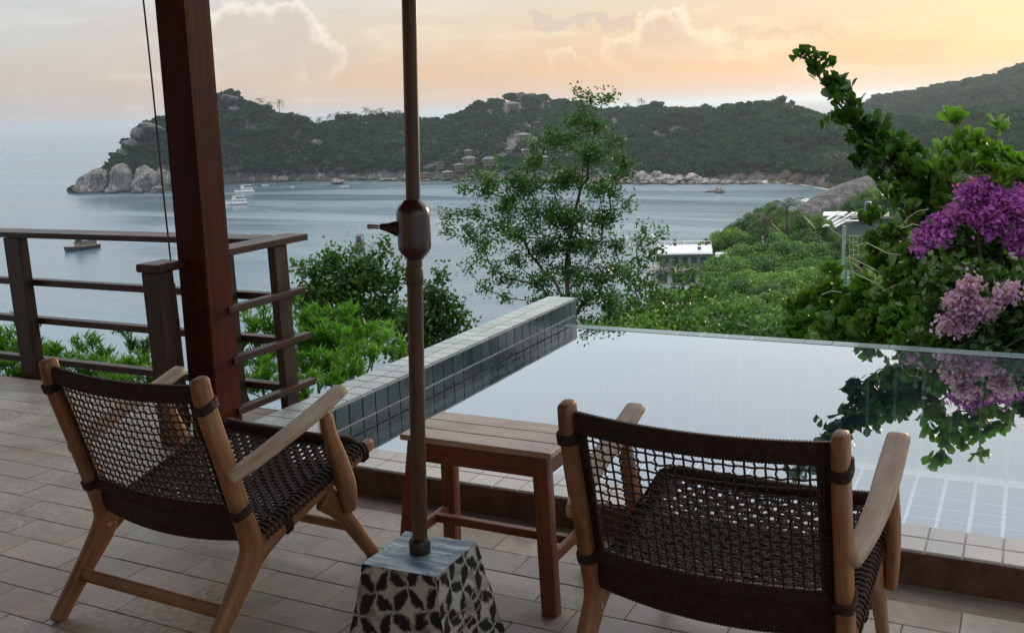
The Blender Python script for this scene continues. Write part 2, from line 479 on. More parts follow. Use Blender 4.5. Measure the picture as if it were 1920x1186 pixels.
def leafmat(name, stops, trans=.35, rough=.4, spec=.45, tone=True):
    m, n, out = new_mat(name)
    isl = n.new('ShaderNodeNewGeometry').outputs['Random Per Island']
    orv = n.new('ShaderNodeObjectInfo').outputs['Random']
    oc = n.new('ShaderNodeTexCoord').outputs['Object']
    cl = n.noise(oc, 2.1, 3, .5)
    t = n.math('ADD', n.math('MULTIPLY', isl, .30), n.math('ADD', n.math('MULTIPLY', orv, .42), n.math('MULTIPLY', n.lin(cl, .3, .7), .36)))
    c = n.ramp(t, stops)
    b = pbsdf(n, None, c, rough, spec)
    tl = n.new('ShaderNodeBsdfTranslucent'); c2 = n.mix(1.0, c, (1.0, 1.25, .45, 1), 'MULTIPLY'); n.l.new(c2, tl.inputs[0])
    mx = n.new('ShaderNodeMixShader'); mx.inputs[0].default_value = trans
    n.l.new(b.outputs[0], mx.inputs[1]); n.l.new(tl.outputs[0], mx.inputs[2]); n.l.new(mx.outputs[0], out.inputs[0])
    return m
G = leafmat
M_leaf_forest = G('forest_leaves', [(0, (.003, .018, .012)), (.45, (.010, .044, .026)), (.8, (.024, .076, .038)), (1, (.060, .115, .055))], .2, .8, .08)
M_leaf_mid = G('hillside_leaves', [(0, (.014, .046, .010)), (.4, (.045, .125, .020)), (.7, (.12, .24, .035)), (1, (.24, .36, .07))], .35, .5)
M_leaf_tree = G('fine_dark_leaves', [(0, (.018, .056, .010)), (.5, (.050, .135, .020)), (.85, (.095, .20, .032)), (1, (.15, .24, .045))], .35, .45)
M_leaf_hedge = G('bright_lance_leaves', [(0, (.045, .12, .012)), (.5, (.095, .24, .022)), (.85, (.16, .33, .045)), (1, (.28, .42, .12))], .45, .4)
M_leaf_big = G('large_glossy_leaves', [(0, (.014, .042, .007)), (.5, (.038, .095, .013)), (.85, (.080, .17, .022)), (1, (.17, .27, .045))], .34, .32, .5)
M_leaf_broad = G('mid_green_broad_leaves', [(0, (.022, .065, .009)), (.45, (.060, .14, .018)), (.8, (.12, .24, .032)), (1, (.22, .36, .065))], .4, .36, .45)
M_leaf_young = G('young_light_leaves', [(0, (.07, .15, .02)), (.5, (.13, .25, .035)), (1, (.22, .34, .06))], .42, .35, .5)
M_leaf_palm = G('palm_fronds', [(0, (.020, .040, .012)), (.6, (.045, .075, .022)), (1, (.08, .10, .035))], .3, .5)
M_flower = G('magenta_bracts', [(0, (.32, .06, .42)), (.5, (.54, .16, .64)), (1, (.80, .44, .88))], .5, .6, .2)
M_flower2 = G('pale_pink_bracts', [(0, (.44, .22, .52)), (.5, (.66, .40, .70)), (1, (.86, .70, .88))], .5, .6, .2)
M_bark = simple('grey_brown_bark', (.075, .058, .042), .9, .2, nscale=9, var=.4, bs=.4)
M_soil = simple('leaf_litter_soil', (.030, .038, .016), .95, .1, nscale=1.5, var=.5)
def rockmat(name, a, b_, c_, sc_=.25):
    m, n, out = new_mat(name)
    oc = n.new('ShaderNodeNewGeometry').outputs['Position']
    f = n.noise(oc, sc_, 7, .65, .6); f2 = n.noise(n.mapping(oc, scale=(1, 1, .25)), sc_*2.2, 5, .6, .8)
    st_ = n.smooth(n.noise(n.mapping(oc, scale=(1, 1, .12)), sc_*3.5, 4, .6, .5), .50, .62)
    ck = n.new('ShaderNodeTexVoronoi', feature='DISTANCE_TO_EDGE'); n.setin(ck, 'Vector', n.vmath('ADD', oc, n.vscale(n.noise(oc, sc_, 4, .6, color=True), 4.0))); n.setin(ck, 'Scale', sc_*.55)
    crk = n.smooth(ck.outputs[0], .0, .05, 1., 0.)
    c = n.ramp(n.math('ADD', n.math('MULTIPLY', f, .6), n.math('MULTIPLY', f2, .4)), [(.36, a), (.5, b_), (.62, c_)])
    c = n.mix(n.math('MULTIPLY', st_, .55), c, a)
    c = n.mix(n.math('MULTIPLY', crk, .7), c, tuple(x*.4 for x in a))
    z = n.sep(oc)[2]
    wetl = n.smooth(z, -48.0, -45.6, 1., 0.)
    c = n.mix(n.math('MULTIPLY', wetl, .7), c, (.035, .036, .034))
    pbsdf(n, out, c, .85, .25, bump(n, f, .8, .8)); return m
M_rock = rockmat('weathered_granite', (.06, .058, .055), (.20, .19, .18), (.38, .36, .34))
M_rockp = rockmat('pale_shore_rock', (.13, .12, .115), (.34, .32, .30), (.60, .57, .54), .4)
M_slab = rockmat('dark_granite_slab', (.05, .048, .046), (.12, .115, .11), (.21, .20, .19), .35)
M_sand = simple('pale_sand', (.62, .56, .48), .95, .1, nscale=.05, var=.12)
M_white = simple('white_paint', (.72, .74, .74), .5, .4, nscale=2, var=.08)
M_wallh = simple('dim_house_wall', (.20, .17, .14), .85, .15, nscale=.6, var=.3)
M_wallp = simple('cream_render', (.46, .43, .38), .8, .2, nscale=.6, var=.15)
M_roofg = simple('grey_roof_tiles', (.16, .16, .17), .75, .25, nscale=.8, var=.3)
M_roofb = simple('brown_thatch', (.085, .068, .055), .95, .1, nscale=.8, var=.35)
M_glass = simple('dark_glass', (.045, .06, .07), .1, .6, nscale=1, var=.1)
M_hullw = simple('white_hull', (.78, .78, .76), .35, .5, nscale=1, var=.05)
M_hulld = simple('dark_hull', (.035, .035, .04), .5, .4, nscale=1, var=.3)
M_hullr = simple('rusty_red_stripe', (.28, .06, .035), .5, .4, nscale=1, var=.2)
M_deckw = simple('boat_deck', (.30, .22, .15), .7, .3, nscale=1, var=.2)
M_blue = simple('blue_tank_plastic', (.06, .13, .20), .4, .4, nscale=1)
M_green = simple('pale_green_paint', (.20, .30, .26), .5, .4, nscale=3)
# ------------------------------------------------------------------ deck floor
TP = .1065                                   # pool tile pitch
POOL_L, POOL_F, POOL_N, POOL_R = -2.77, 6.12, 3.46, 3.2
WL = .11                                     # pool water level
WT = .26                                     # top of the side wall
floor = empty('deck_floor'); tag(floor, kind='structure')
mb = MB(); mb.box((-9, -3.2, -.20), (1.8, 3.25, -.006), .002); mb.box((-9, 3.25, -.20), (-2.99, 4.085, -.008), .002)
mb.build('joint_bed', M_joint, floor)
tiles = []
for k in range(-38, 13):
    y0 = 2.37+.148*k; y1 = y0+.1462
    if y0 > 4.05: break
    m0 = -1.97+(.155 if k % 2 else 0)
    for j in range(-24, 14):
        x0 = m0+.31*j; x1 = x0+.3085
        if x0 < -8.9 or x1 > 1.75: continue
        if y1 > 3.25 and x1 > -2.99:
            if x0 > -3.05: continue
            x1 = -2.995
        yy1 = min(y1, 3.245) if x1 > -2.99 else min(y1, 4.08)
        if yy1-y0 < .02: continue
        cx_, cy_ = (x0+x1)/2, (y0+yy1)/2
        a = topx((x0, y0, 0)); b = topx((x1, yy1, 0)); c_ = topx((x1, y0, 0)); d_ = topx((x0, yy1, 0))
        vis = all(t[2] > .3 for t in (a, b, c_, d_)) and max(t[0] for t in (a, b, c_, d_)) > 0 and min(t[0] for t in (a, b, c_, d_)) < 1920 and min(t[1] for t in (a, b, c_, d_)) < 1186
        area = 0
        if vis:
            P_ = [a, c_, b, d_]
            area = abs(sum(P_[i][0]*P_[(i+1) % 4][1]-P_[(i+1) % 4][0]*P_[i][1] for i in range(4)))/2
        tiles.append((area, x0, x1, y0, yy1))
tiles.sort(key=lambda t: -t[0])
rest = MB(); cache = {}
for i, (ar, x0, x1, y0, y1) in enumerate(tiles):
    dz_ = rnd.uniform(-.0012, .0012); w_, d_ = round(x1-x0, 3), round(y1-y0, 3)
    if i < 296 and ar > 0:
        key = (w_, d_)
        if key not in cache:
            t = MB(); t.box((-w_/2, -d_/2, -.02), (w_/2, d_/2, 0), .0022); cache[key] = t.mesh('floor_tile', M_floor)
        o = put('tile', cache[key], None, floor, ((x0+x1)/2, (y0+y1)/2, dz_), (rnd.uniform(-.003, .003), rnd.uniform(-.003, .003), rnd.uniform(-.003, .003)))
    else:
        rest.box((x0, y0, -.02+dz_), (x1, y1, dz_), .002)
tag(rest.build('outer_tiles', M_floor, floor), kind='stuff')
mb = MB(); mb.box((-9, 4.087, -.45), (-2.99, 4.12, -.01), .004)
mb.build('edge_fascia', M_kerb, floor)

# ------------------------------------------------------------------ swimming pool
pool = empty('swimming_pool', (-2.77, 3.25, 0)); pool.location = (0, 0, 0)
tag(pool, 'dark tiled infinity pool with pale coping and a raised tiled side wall', 'pool')
mb = MB()
mb.box((POOL_L+.002, 3.256, -1.3), (1.8, POOL_N-.004, WL-.004), .002)      # near curb core
mb.box((-2.980, 3.215, -1.3), (POOL_L-.006, 6.285, WT-.012), .002)        # side wall core
mb.box((POOL_L, POOL_F-.11, -1.3), (POOL_R, POOL_F-.004, WL-.012), .002)   # weir
mb.box((POOL_L, POOL_N, -.75), (POOL_R, POOL_F-.11, -.60), .002)
mb.build('pool_shell', M_groutd, pool)
mb = MB(); mb.box((POOL_L, 3.245, -.02), (1.8, 3.256, WL-.006), .001); mb.box((-2.98, 3.20, -.02), (POOL_L, 3.214, WT-.016), .001)
mb.build('curb_face', M_kerb, pool)
def tile_mesh(nm, a, b, t, mat):
    m_ = MB(); m_.box((-a/2, -b/2, -t), (a/2, b/2, 0), .0022); return m_.mesh(nm, mat)
CX = .1124
tm = tile_mesh('coping_tile', CX-.005, TP-.005, .012, M_coping)
for k in range(-9, 27):
    for r_ in range(2):
        x = -1.809+CX*(k+.5)
        if x-CX/2 < POOL_L-.01: continue
        put('coping_tile', tm, None, pool, (x, 3.248+TP*(r_+.5), WL+.006+rnd.uniform(-.0006, .0006)))
tmw = tile_mesh('wall_tile', TP-.006, TP-.005, .012, M_walltop)
tmi = tile_mesh('inner_tile', TP-.006, TP-.006, .008, M_inner)
tmo = tile_mesh('inner_tile', TP-.004, .148-.004, .008, M_inner)
for k in range(-5, 24):
    y = 3.743+TP*(k+.5)
    for r_ in range(2):
        put('wall_tile', tmw, None, pool, (-2.77-TP*(r_+.5), y, WT+rnd.uniform(-.0007, .0007)), (0, rnd.uniform(-.004, .004), 0))
    if y > 3.45:
        # inner face: upper full tile and the one cut by the waterline
        put('inner_tile', tmi, None, pool, (POOL_L+.004, y, WT-.012-TP/2), (0, R(90), R(180)) if False else (R(90), 0, R(90)))
        put('inner_tile', tmi, None, pool, (POOL_L+.004, y, WT-.014-TP*1.5), (R(90), 0, R(90)))
# weir tiles along the far edge
CW = .16
tme = tile_mesh('edge_tile', CW-.0006, .10, .012, M_edge)
for k in range(38):
    x = POOL_L+.01+CW*(k+.5)
    if x+CW/2 > POOL_R: break
    put('edge_tile', tme, None, pool, (x, POOL_F-.055, WL+.003))
# sunk floor and far wall, one sheet of tiles
mb = MB()
P2 = .152
ny = int((POOL_F-POOL_N-.11)/P2); nx = int((POOL_R-POOL_L)/P2)
for i in range(nx):
    for j in range(ny):
        mb.box((POOL_L+.02+P2*i, POOL_N+.02+P2*j, -.60), (POOL_L+.02+P2*i+P2-.020, POOL_N+.02+P2*j+P2-.024, -.593), .001)
    for j in range(4):
        mb.box((POOL_L+.02+P2*i, POOL_F-.118, -.58+P2*j), (POOL_L+.02+P2*i+P2-.018, POOL_F-.111, -.58+P2*j+P2-.016), .001)
        mb.box((POOL_L+.02+P2*i, POOL_N, -.58+P2*j), (POOL_L+.02+P2*i+P2-.007, POOL_N+.007, -.58+P2*j+P2-.007), .001)
for j in range(ny+1):
    for z_ in range(4):
        mb.box((POOL_L, POOL_N+.02+P2*j, -.59+P2*z_), (POOL_L+.006, POOL_N+.02+P2*j+P2-.016, -.59+P2*z_+P2-.016), .001)
tag(mb.build('basin_tiles', M_poolfloor, pool), kind='stuff')
V = [(POOL_L+.001, 3.46, WL), (POOL_R, 3.46, WL), (POOL_R, POOL_F-.004, WL), (POOL_L+.001, POOL_F-.004, WL)]
me = bpy.data.meshes.new('pool_water'); me.from_pydata(V, [], [(0, 1, 2, 3)]); me.materials.append(M_pool)
o = put('pool_water', me); tag(o, kind='structure')

# ------------------------------------------------------------------ column, unseen pavilion shade roof and back wall
def mbobj(name, mat, label, cat, boxes, b=.004, group=None, smooth=None):
    m_ = MB()
    for lo, hi in boxes: m_.box(lo, hi, b)
    o_ = m_.build(name, mat, None, smooth); tag(o_, label, cat, group); return o_
colm = empty('pavilion_column', (-3.615, 3.655, 0))
tag(colm, 'thick dark red timber column beside the railing corner', 'column')
mb = MB(); LN = .030
cp = [(0, 0, 0), (0, 0, .5), (0, 0, 1.5), (0, 0, 3.05)]
M_ = Matrix(((1, 0, LN*.5, 0), (0, 1, LN*.3, 0), (0, 0, 1, 0), (0, 0, 0, 1)))
mb.box((-.090, -.090, 0), (.090, .090, 3.10), .008, M_)
mb.build('shaft', M_column, colm)
mb = MB(); mb.box((-.10, -.10, .0), (.10, .10, .004), .001)
mb.build('base_plate', M_dark, colm)

roof = empty('pavilion_shade_roof', (-3, 0, 3.10)); tag(roof, 'unseen timber pavilion roof above the view, sized to shade the deck', 'roof')  # unseen roof over the column; span and height set to shade the deck
mb = MB()
mb.box((-6.2, -.06, -.18), (4.8, .06, 0), .004, Matrix.Translation((0, 3.70, .18)))
mb.build('roof_beam', M_column, roof)
mb = MB(); mb.box((-6.4, -7.0, .182), (5.2, 4.05, .24), .004); mb.build('ceiling_board', M_table, roof)
bwall = empty('villa_wall', (0, -3.2, 0)); tag(bwall, 'cream rendered villa wall behind the deck', 'wall')
mb = MB(); mb.box((-9, -.2, 0), (2.2, 0, 2.88), .004); mb.build('wall_panel', M_wallp, bwall)

# ------------------------------------------------------------------ railing
rail = empty('deck_railing', (-4.5, 4.2, 0)); rail.location = (0, 0, 0)
tag(rail, 'dark stained timber railing turning a corner at the deck edge', 'railing')
def rbox(nm, lo, hi, b=.003):
    m_ = MB(); c_ = (Vector(lo)+Vector(hi))/2; m_.box(Vector(lo)-c_, Vector(hi)-c_, b)
    return m_.build(nm, M_rail, rail, None, c_)
# long run at y ~ 4.25
rbox('post', (-5.735, 4.13, -.30), (-5.595, 4.20, .893))
rbox('post', (-4.02, 4.13, -.30), (-3.905, 4.20, .893))
rbox('post', (-7.55, 4.13, -.30), (-7.41, 4.20, .893))
rbox('top_rail', (-8.6, 4.12, .898), (-3.70, 4.30, .932))
for z_ in (.603, .356, .088):
    rbox('rail', (-8.6, 4.202, z_-.022), (-3.555, 4.262, z_+.018))
# return run towards the column
rbox('post', (-3.605, 4.13, -.30), (-3.555, 4.235, .893))
rbox('top_rail', (-3.697, 3.75, .895), (-3.540, 4.40, .930))
for z_, e in ((.632, 4.305), (.375, 4.32), (.110, 4.33)):
    rbox('rail', (-3.553, 3.70, z_-.018), (-3.505, e, z_+.018))
# short stub with the newel on the near side of the column
rbox('newel_post', (-3.755, 3.40, 0), (-3.655, 3.50, .862), .004)
rbox('top_rail', (-3.775, 3.385, .865), (-3.620, 3.565, .905), .008)
for z_ in (.60, .352, .105):
    rbox('rail', (-3.820, 3.505, z_-.018), (-3.70, 3.56, z_+.018))

cp0 = at(318, 475, 5.20)
mb = MB(); p0_ = Vector((cp0.x, cp0.y, .06)); p1_ = Vector((cp0.x+.01, cp0.y, 2.9))
mb.tube([p0_.lerp(p1_, t/12)+Vector((math.sin(t)*.002, 0, 0)) for t in range(13)], .0045, 6)
blind = empty('blind_cord', (cp0.x, cp0.y, 0)); mb2 = MB()
o = mb.build('cord', M_line, None); blind.name = 'hanging_cord'
o.parent = blind; o.matrix_parent_inverse = Matrix.Translation((-cp0.x, -cp0.y, 0))
tag(blind, 'thin brown cord hanging beside the thick dark red column', 'cord')
mb2.tube([Vector((.012, 0, .10)), Vector((.014, 0, .50)), Vector((.012, .0, .78))], .003, 5)
mb2.build('loose_end', M_line, blind)
mb2 = MB(); mb2.lathe([(.010, .03), (.014, .05), (.012, .10), (.005, .11)], 10); mb2.build('cord_weight', M_dark, blind)

# ------------------------------------------------------------------ woven lounge chairs
CW_ = .325                                    # half distance between the side frames
def spline(pts, n):
    """Catmull-Rom through tuples"""
    P = [np.array(p, float) for p in pts]; P = [2*P[0]-P[1]]+P+[2*P[-1]-P[-2]]; out = []
    m_ = len(pts)-1
    for i in range(m_):
        a, b, c_, d_ = P[i:i+4]
        for k in range(n):
            t = k/n
            out.append(.5*((2*b)+(-a+c_)*t+(2*a-5*b+4*c_-d_)*t*t+(-a+3*b-3*c_+d_)*t**3))
    out.append(P[-2]); return out
def member(pts, n=5, **kw):
    """pts: (lateral, forward, z, half thickness lateral, half depth in plane)"""
    S = spline(pts, n)
    m_ = MB(); m_.sweep([(s_[0], s_[1], s_[2]) for s_ in S], [s_[4] for s_ in S], [s_[3] for s_ in S], up=(1, 0, 0), n=14, sq=kw.get('sq', .6), cap=kw.get('cap', .5))
    return m_
def make_chair(label, loc, rz):
    ch = empty('woven_lounge_chair', loc, rz)
    tag(ch, label, 'chair', 'woven lounge chairs facing the pool')
    for s in (-1, 1):
        L = s*CW_
        member([(L, -.214, .838, .019, .029), (L, -.200, .75, .020, .032), (L, -.150, .57, .020, .032), (L, -.108, .41, .020, .033), (L, -.078, .30, .021, .040),
                (L, -.090, .24, .022, .044), (L, -.165, .155, .021, .034), (L, -.245, .07, .019, .029), (L, -.305, .006, .018, .026)]).build('back_post', M_teak, ch, 40)
        member([(L, -.075, .245, .018, .040), (L, .02, .285, .018, .034), (L, .18, .325, .018, .027), (L, .36, .369, .018, .025), (L, .535, .415, .018, .022)]).build('seat_rail', M_teak, ch, 40)
        member([(L+s*.006, .27, .315, .019, .050), (L+s*.006, .345, .235, .019, .034), (L+s*.004, .43, .12, .018, .027), (L+s*.002, .512, .006, .017, .022)]).build('front_leg', M_teak, ch, 40)
        Lo = s*(CW_+.045)
        member([(Lo-s*.006, .355, .245, .017, .026), (Lo-s*.004, .345, .32, .019, .040), (Lo, .315, .42, .018, .035), (Lo, .28, .52, .016, .027), (Lo, .262, .60, .014, .024)]).build('arm_support', M_teak, ch, 40)
        S = spline([(L+s*.022, -.150, .535, .020, .020), (L+s*.034, -.07, .556, .026, .020), (Lo, .06, .592, .030, .018), (Lo, .20, .625, .032, .017), (Lo, .345, .668, .030, .016)], 6)
        m_ = MB(); m_.sweep([(q_[0], q_[1], q_[2]) for q_ in S], [q_[3] for q_ in S], [q_[4] for q_ in S], up=(0, 0, 1), n=14, sq=.6, cap=.6)
        m_.build('armrest', M_teakarm, ch, 40)
        # dowel plugs
        m_ = MB(); m_.tube([(L-s*.0205, -.085, .25), (L-s*.025, -.085, .25)], .009, 10); m_.build('dowel', M_teakarm, ch)
        # cord bands round posts and rail
        for (f_, z_, sl) in ((-.202, .762, .30), (-.107, .408, .27)):
            m_ = MB()
            for k in range(4):
                dz2 = (k-1.5)*.0068; c_ = Vector((L, f_-dz2*.3, z_+dz2))
                t = Vector((0, -sl, 1)).normalized(); u_ = Vector((1, 0, 0)); w_ = t.cross(u_)
                ring = []
                for q_ in range(17):
                    th = 2*math.pi*q_/16; a_ = math.copysign(abs(math.cos(th))**.6, math.cos(th)); b_ = math.copysign(abs(math.sin(th))**.6, math.sin(th))
                    ring.append(c_+u_*a_*.0235+w_*b_*.0365)
                m_.tube(ring, .004, 5)
            m_.build('cord_band', M_wrap, ch, 60)
        for (f_, z_) in ((.485, .400), (.075, .298)):
            m_ = MB()
            for k in range(4):
                c_ = Vector((L, f_+(k-1.5)*.0068, z_+(k-1.5)*.0018)); ring = []
                for q_ in range(17):
                    th = 2*math.pi*q_/16; a_ = math.copysign(abs(math.cos(th))**.6, math.cos(th)); b_ = math.copysign(abs(math.sin(th))**.6, math.sin(th))
                    ring.append(c_+Vector((a_*.0225, 0, 0))+Vector((0, -.2, 1)).normalized()*b_*.031)
                m_.tube(ring, .004, 5)
            m_.build('cord_band', M_wrap, ch, 60)
    # stretchers
    m_ = MB(); m_.sweep([(-CW_+.012, -.205, .122), (CW_-.012, -.205, .122)], .011, .021, up=(0, .35, 1), n=12, sq=.6, cap=0); m_.build('stretcher', M_teak, ch, 40)
    m_ = MB(); m_.sweep([(-CW_+.012, .405, .152), (CW_-.012, .405, .152)], .011, .019, up=(0, -.4, 1), n=12, sq=.6, cap=0); m_.build('stretcher', M_teak, ch, 40)
    # --- backrest: bowed bars wrapped in cord
    IN = CW_-.018
    def bow(t): return -.026*(1-(2*t-1)**2)
    def backpt(t, z_, off=0.):
        """t across 0..1, z height"""
        fz = np.interp(z_, [.28, .41, .57, .75, .84], [-.060, -.108, -.150, -.200, -.214])
        return Vector(((2*t-1)*IN, fz+bow(t)*1.0+off, z_-.010*(1-(2*t-1)**2)))
    def ropebar(name, pts, ra, rb, rr=.0042, turns=None):
        m_ = MB(); m_.sweep(pts, ra, rb, up=(0, 0, 1), n=12, sq=.8, cap=0)
        Ltot = sum((Vector(pts[i+1])-Vector(pts[i])).length for i in range(len(pts)-1))
        nt = turns or int(Ltot/(rr*1.9)); hel = []
        N_ = nt*10
        for k in range(N_+1):
            u_ = k/N_*(len(pts)-1); i_ = min(int(u_), len(pts)-2); f_ = u_-i_
            p_ = Vector(pts[i_]).lerp(Vector(pts[i_+1]), f_); th = 2*math.pi*k/10
            hel.append(p_+Vector((0, math.cos(th)*ra*1.02, math.sin(th)*rb*1.02)))
        m_.tube(hel, rr, 4)
        return m_.build(name, M_wrap, ch, 50)
    tt = [i/14 for i in range(15)]
    ropebar('top_bar', [backpt(t, .796) for t in tt], .013, .026)
    ropebar('lower_back_bar', [backpt(t, .405) for t in tt], .013, .020)
    # hanging panel between lower back bar and the seat
    ropebar('rear_panel', [backpt(t, .345, .004)+Vector((0, 0, -.012*(1-(2*t-1)**2))) for t in tt], .014, .042, .0046)
    m_ = MB(); NC, NR = 25, 14; z0, z1 = .425, .765
    for c_ in range(NC):
        t = (c_+1)/(NC+1); pts = []
        for r_ in range(NR*2+1):
            z_ = z0+(z1-z0)*r_/(NR*2)
            zig = .0014*math.sin(math.pi*r_/1.0+math.pi/2)*(1 if c_ % 2 else -1)
            pts.append(backpt(t, z_, .003*(1 if (r_//1) % 2 else -1))+Vector((zig+rnd.uniform(-.0004, .0004), 0, 0)))
        m_.tube(pts, .0028, 5, up=(0, 1, 0))
    for r_ in range(NR):
        z_ = z0+(z1-z0)*(r_+.5)/NR; pts = []
        for k in range(NC*2+3):
            t = k/(NC*2+2)
            pts.append(backpt(t, z_+.0016*math.sin(k*math.pi/2+r_*math.pi)+rnd.uniform(-.0004, .0004), .0035*math.sin(k*math.pi/2+math.pi/4)))
        m_.tube(pts, .0028, 5, up=(0, 0, 1))
    for s in (-1, 1):
        for k in range(4):
            t = (.004, .018, .032, .046)[k]; t = t if s < 0 else 1-t
            m_.tube([backpt(t, z0-.01+(z1-z0+.02)*q_/12, .006-.003*k)+Vector((.001*math.sin(q_*2), 0, 0)) for q_ in range(13)], .0052, 6, up=(0, 1, 0))
    m_.build('backrest_weave', M_cord, ch, 60)
    # --- seat: front bar, rear bar and a sagging double weave
    def seatpt(t, f_, dz2=0.):
        """t across, f_ 0..1 rear to front"""
        fwd = -.045+.520*f_; z_ = .300+.120*f_
        sag = -.030*(1-(2*t-1)**2)*(1-(2*f_-1)**2)*1.0-.012*(1-(2*t-1)**4)
        edge = -.022*max(0, abs(2*t-1)-.93)/.07
        return Vector(((2*t-1)*(CW_+.004), fwd, z_+sag+edge+dz2+.018))
    ropebar('front_bar', [seatpt(t, 1.0) for t in tt], .015, .022, .0046)
    m_ = MB(); NC, NR = 27, 27
    for c_ in range(NC):
        t = (c_+.7)/(NC+.4)
        for e in (-.004, .004):
            pts = [seatpt(t, k/(NR*1.0), (.003 if (k+c_) % 2 else -.003)) + Vector((e+.0015*math.sin(k*1.7+c_), 0, 0)) for k in range(NR+1)]
            m_.tube(pts, .0036, 4, up=(1, 0, 0))
    for r_ in range(NR):
        f_ = (r_+.5)/NR
        for e in (-.0045, .0045):
            pts = [seatpt(k/(NC*1.0), f_, (-.003 if (k+r_) % 2 else .003))+Vector((0, e, 0)) for k in range(NC+1)]
            m_.tube(pts, .0038, 4, up=(0, 0, 1))
        for s in (-1, 1):     # loops over the side rails
            t = 0 if s < 0 else 1; p_ = seatpt(t, f_)
            m_.tube([p_+Vector((-s*.03, 0, .020)), p_+Vector((-s*.01, 0, .028)), p_+Vector((s*.012, .004, .020)), p_+Vector((s*.021, .008, .004)), p_+Vector((s*.020, .010, -.008))], .0042, 5)
            m_.tube([p_+Vector((-s*.03, .010, .018)), p_+Vector((-s*.01, .010, .026)), p_+Vector((s*.012, .010, .018)), p_+Vector((s*.021, .006, .004)), p_+Vector((s*.020, .004, -.008))], .0042, 5)
    m_.build('seat_weave', M_cord, ch, 60)
    return ch
def copy_tree(o, parent=None):
    c_ = o.copy(); col.objects.link(c_); c_.parent = parent
    for ch_ in o.children: copy_tree(ch_, c_)
    return c_
chair = make_chair('woven lounge chair left of the umbrella pole, in front of the red column', (-2.375, 2.249, 0), -.028)
chair2 = copy_tree(chair); chair2.location = (-.650, 2.362, 0); chair2.rotation_euler.z = -.027
tag(chair2, 'woven lounge chair right of the table, nearest the pool')

# ------------------------------------------------------------------ side table
tb = empty('side_table', (-1.533, 2.77, 0), .0); tag(tb, 'red-brown wooden side table with a worn pale top carrying painted glare between the two chairs', 'table')
TZ = .52
for i in range(3):
    y0 = -.135+.0905*i
    m_ = MB(); m_.box((-.275, y0, TZ-.020), (.275, y0+.0900, TZ+rnd.uniform(-.0005, .0005)), .003); m_.build('plank', M_tabletop, tb)
def bar(name, a, b, w, d, mat, parent, up=(0, 0, 1), sq=.25, taper=1.):
    m_ = MB(); m_.sweep([a, b], [w/2, w/2*taper], [d/2, d/2*taper], up=up, n=12, sq=sq, cap=0); return m_.build(name, mat, parent, 30)
m_ = MB(); m_.box((-.235, -.110, TZ-.095), (.235, -.090, TZ-.022), .002); m_.build('apron', M_table, tb)
m_ = MB(); m_.box((-.235, .090, TZ-.095), (.235, .110, TZ-.022), .002); m_.build('apron', M_table, tb)
m_ = MB(); m_.box((-.243, -.088, TZ-.095), (-.223, .088, TZ-.022), .002); m_.build('apron', M_table, tb)
m_ = MB(); m_.box((.223, -.088, TZ-.095), (.243, .088, TZ-.022), .002); m_.build('apron', M_table, tb)
for sx in (-1, 1):
    for s in (-1, 1):
        bar('leg', (sx*.228, s*.100, TZ-.022), (sx*.272, s*.158, 0), .054, .045, M_table, tb, up=(0, 1, 0))
    bar('side_stretcher', (sx*.260, -.135, .165), (sx*.260, .135, .165), .022, .034, M_table, tb)
bar('long_stretcher', (-.25, .03, .168), (.25, .03, .168), .026, .030, M_table, tb)

# ------------------------------------------------------------------ umbrella pole with its crank
BX, BY = -1.490, 2.238; BH = .325
um = empty('garden_umbrella', (BX, BY, BH)); tag(um, 'brown umbrella pole with a crank housing, standing in the painted base', 'umbrella')
LX, LY = .0352, .0178                        # lean per metre
def pp(z_, dx_=0, dy_=0): return Vector((LX*(z_-BH)+dx_, LY*(z_-BH)+dy_, z_-BH))
m_ = MB(); m_.tube([pp(BH-.05), pp(.8), pp(1.22)], .0215, 24); m_.build('lower_pole', M_pole, um, 40)
m_ = MB(); m_.tube([pp(1.22), pp(1.6), pp(2.66)], .0195, 24); m_.build('upper_pole', M_pole, um, 40)
m_ = MB(); m_.lathe([(.0225, 0), (.0245, .003), (.0245, .045), (.0225, .05)], 24, M=Matrix.Translation(pp(1.10))); m_.build('collar', M_pole, um, 40)
m_ = MB(); m_.lathe([(.0225, 0), (.030, .004), (.031, .035), (.027, .045), (.0225, .048)], 24, M=Matrix.Translation(pp(BH))); m_.build('socket', M_dark, um, 40)
ZC = 1.250
m_ = MB()
prof = []
for k in range(19):
    z_ = -.080+.160*k/18; e = max(0, abs(z_)-.040)/.040
    prof.append((max(.0215, .0445*math.sqrt(max(0, 1-e**2.2))), z_))
m_.lathe(prof, 32, M=Matrix.Translation(pp(ZC))); hs = m_.build('crank_housing', M_house, um, 40)
side = RT.copy(); side.z = 0; side.normalize()
m_ = MB(); c0 = pp(ZC+.004)-side*.040
m_.sweep([c0, c0-side*.012+Vector((0, 0, .002)), c0-side*.030+Vector((0, 0, .004)), c0-side*.048+Vector((0, 0, .007))], [.022, .020, .012, .008], [.022, .019, .012, .008], n=14, sq=1, cap=.3)
m_.build('crank_arm', M_dark, um, 40)
m_ = MB(); c1 = c0-side*.046+Vector((0, 0, .007))
m_.sweep([c1, c1-side*.02+Vector((0, 0, .001)), c1-side*.036+Vector((0, 0, .002))], [.0058, .0062, .0068], [.0058, .0062, .0068], n=12, sq=1, cap=.3)
m_.build('crank_handle', M_metal, um, 40)
for dz2 in (.045, -.045):
    m_ = MB(); q0 = pp(ZC+dz2)+side*.030-FW*.034; m_.lathe([(.0, 0), (.004, 0), (.004, .002), (0, .0025)], 8, M=Matrix.Translation(q0)); m_.build('screw', M_dark, um)
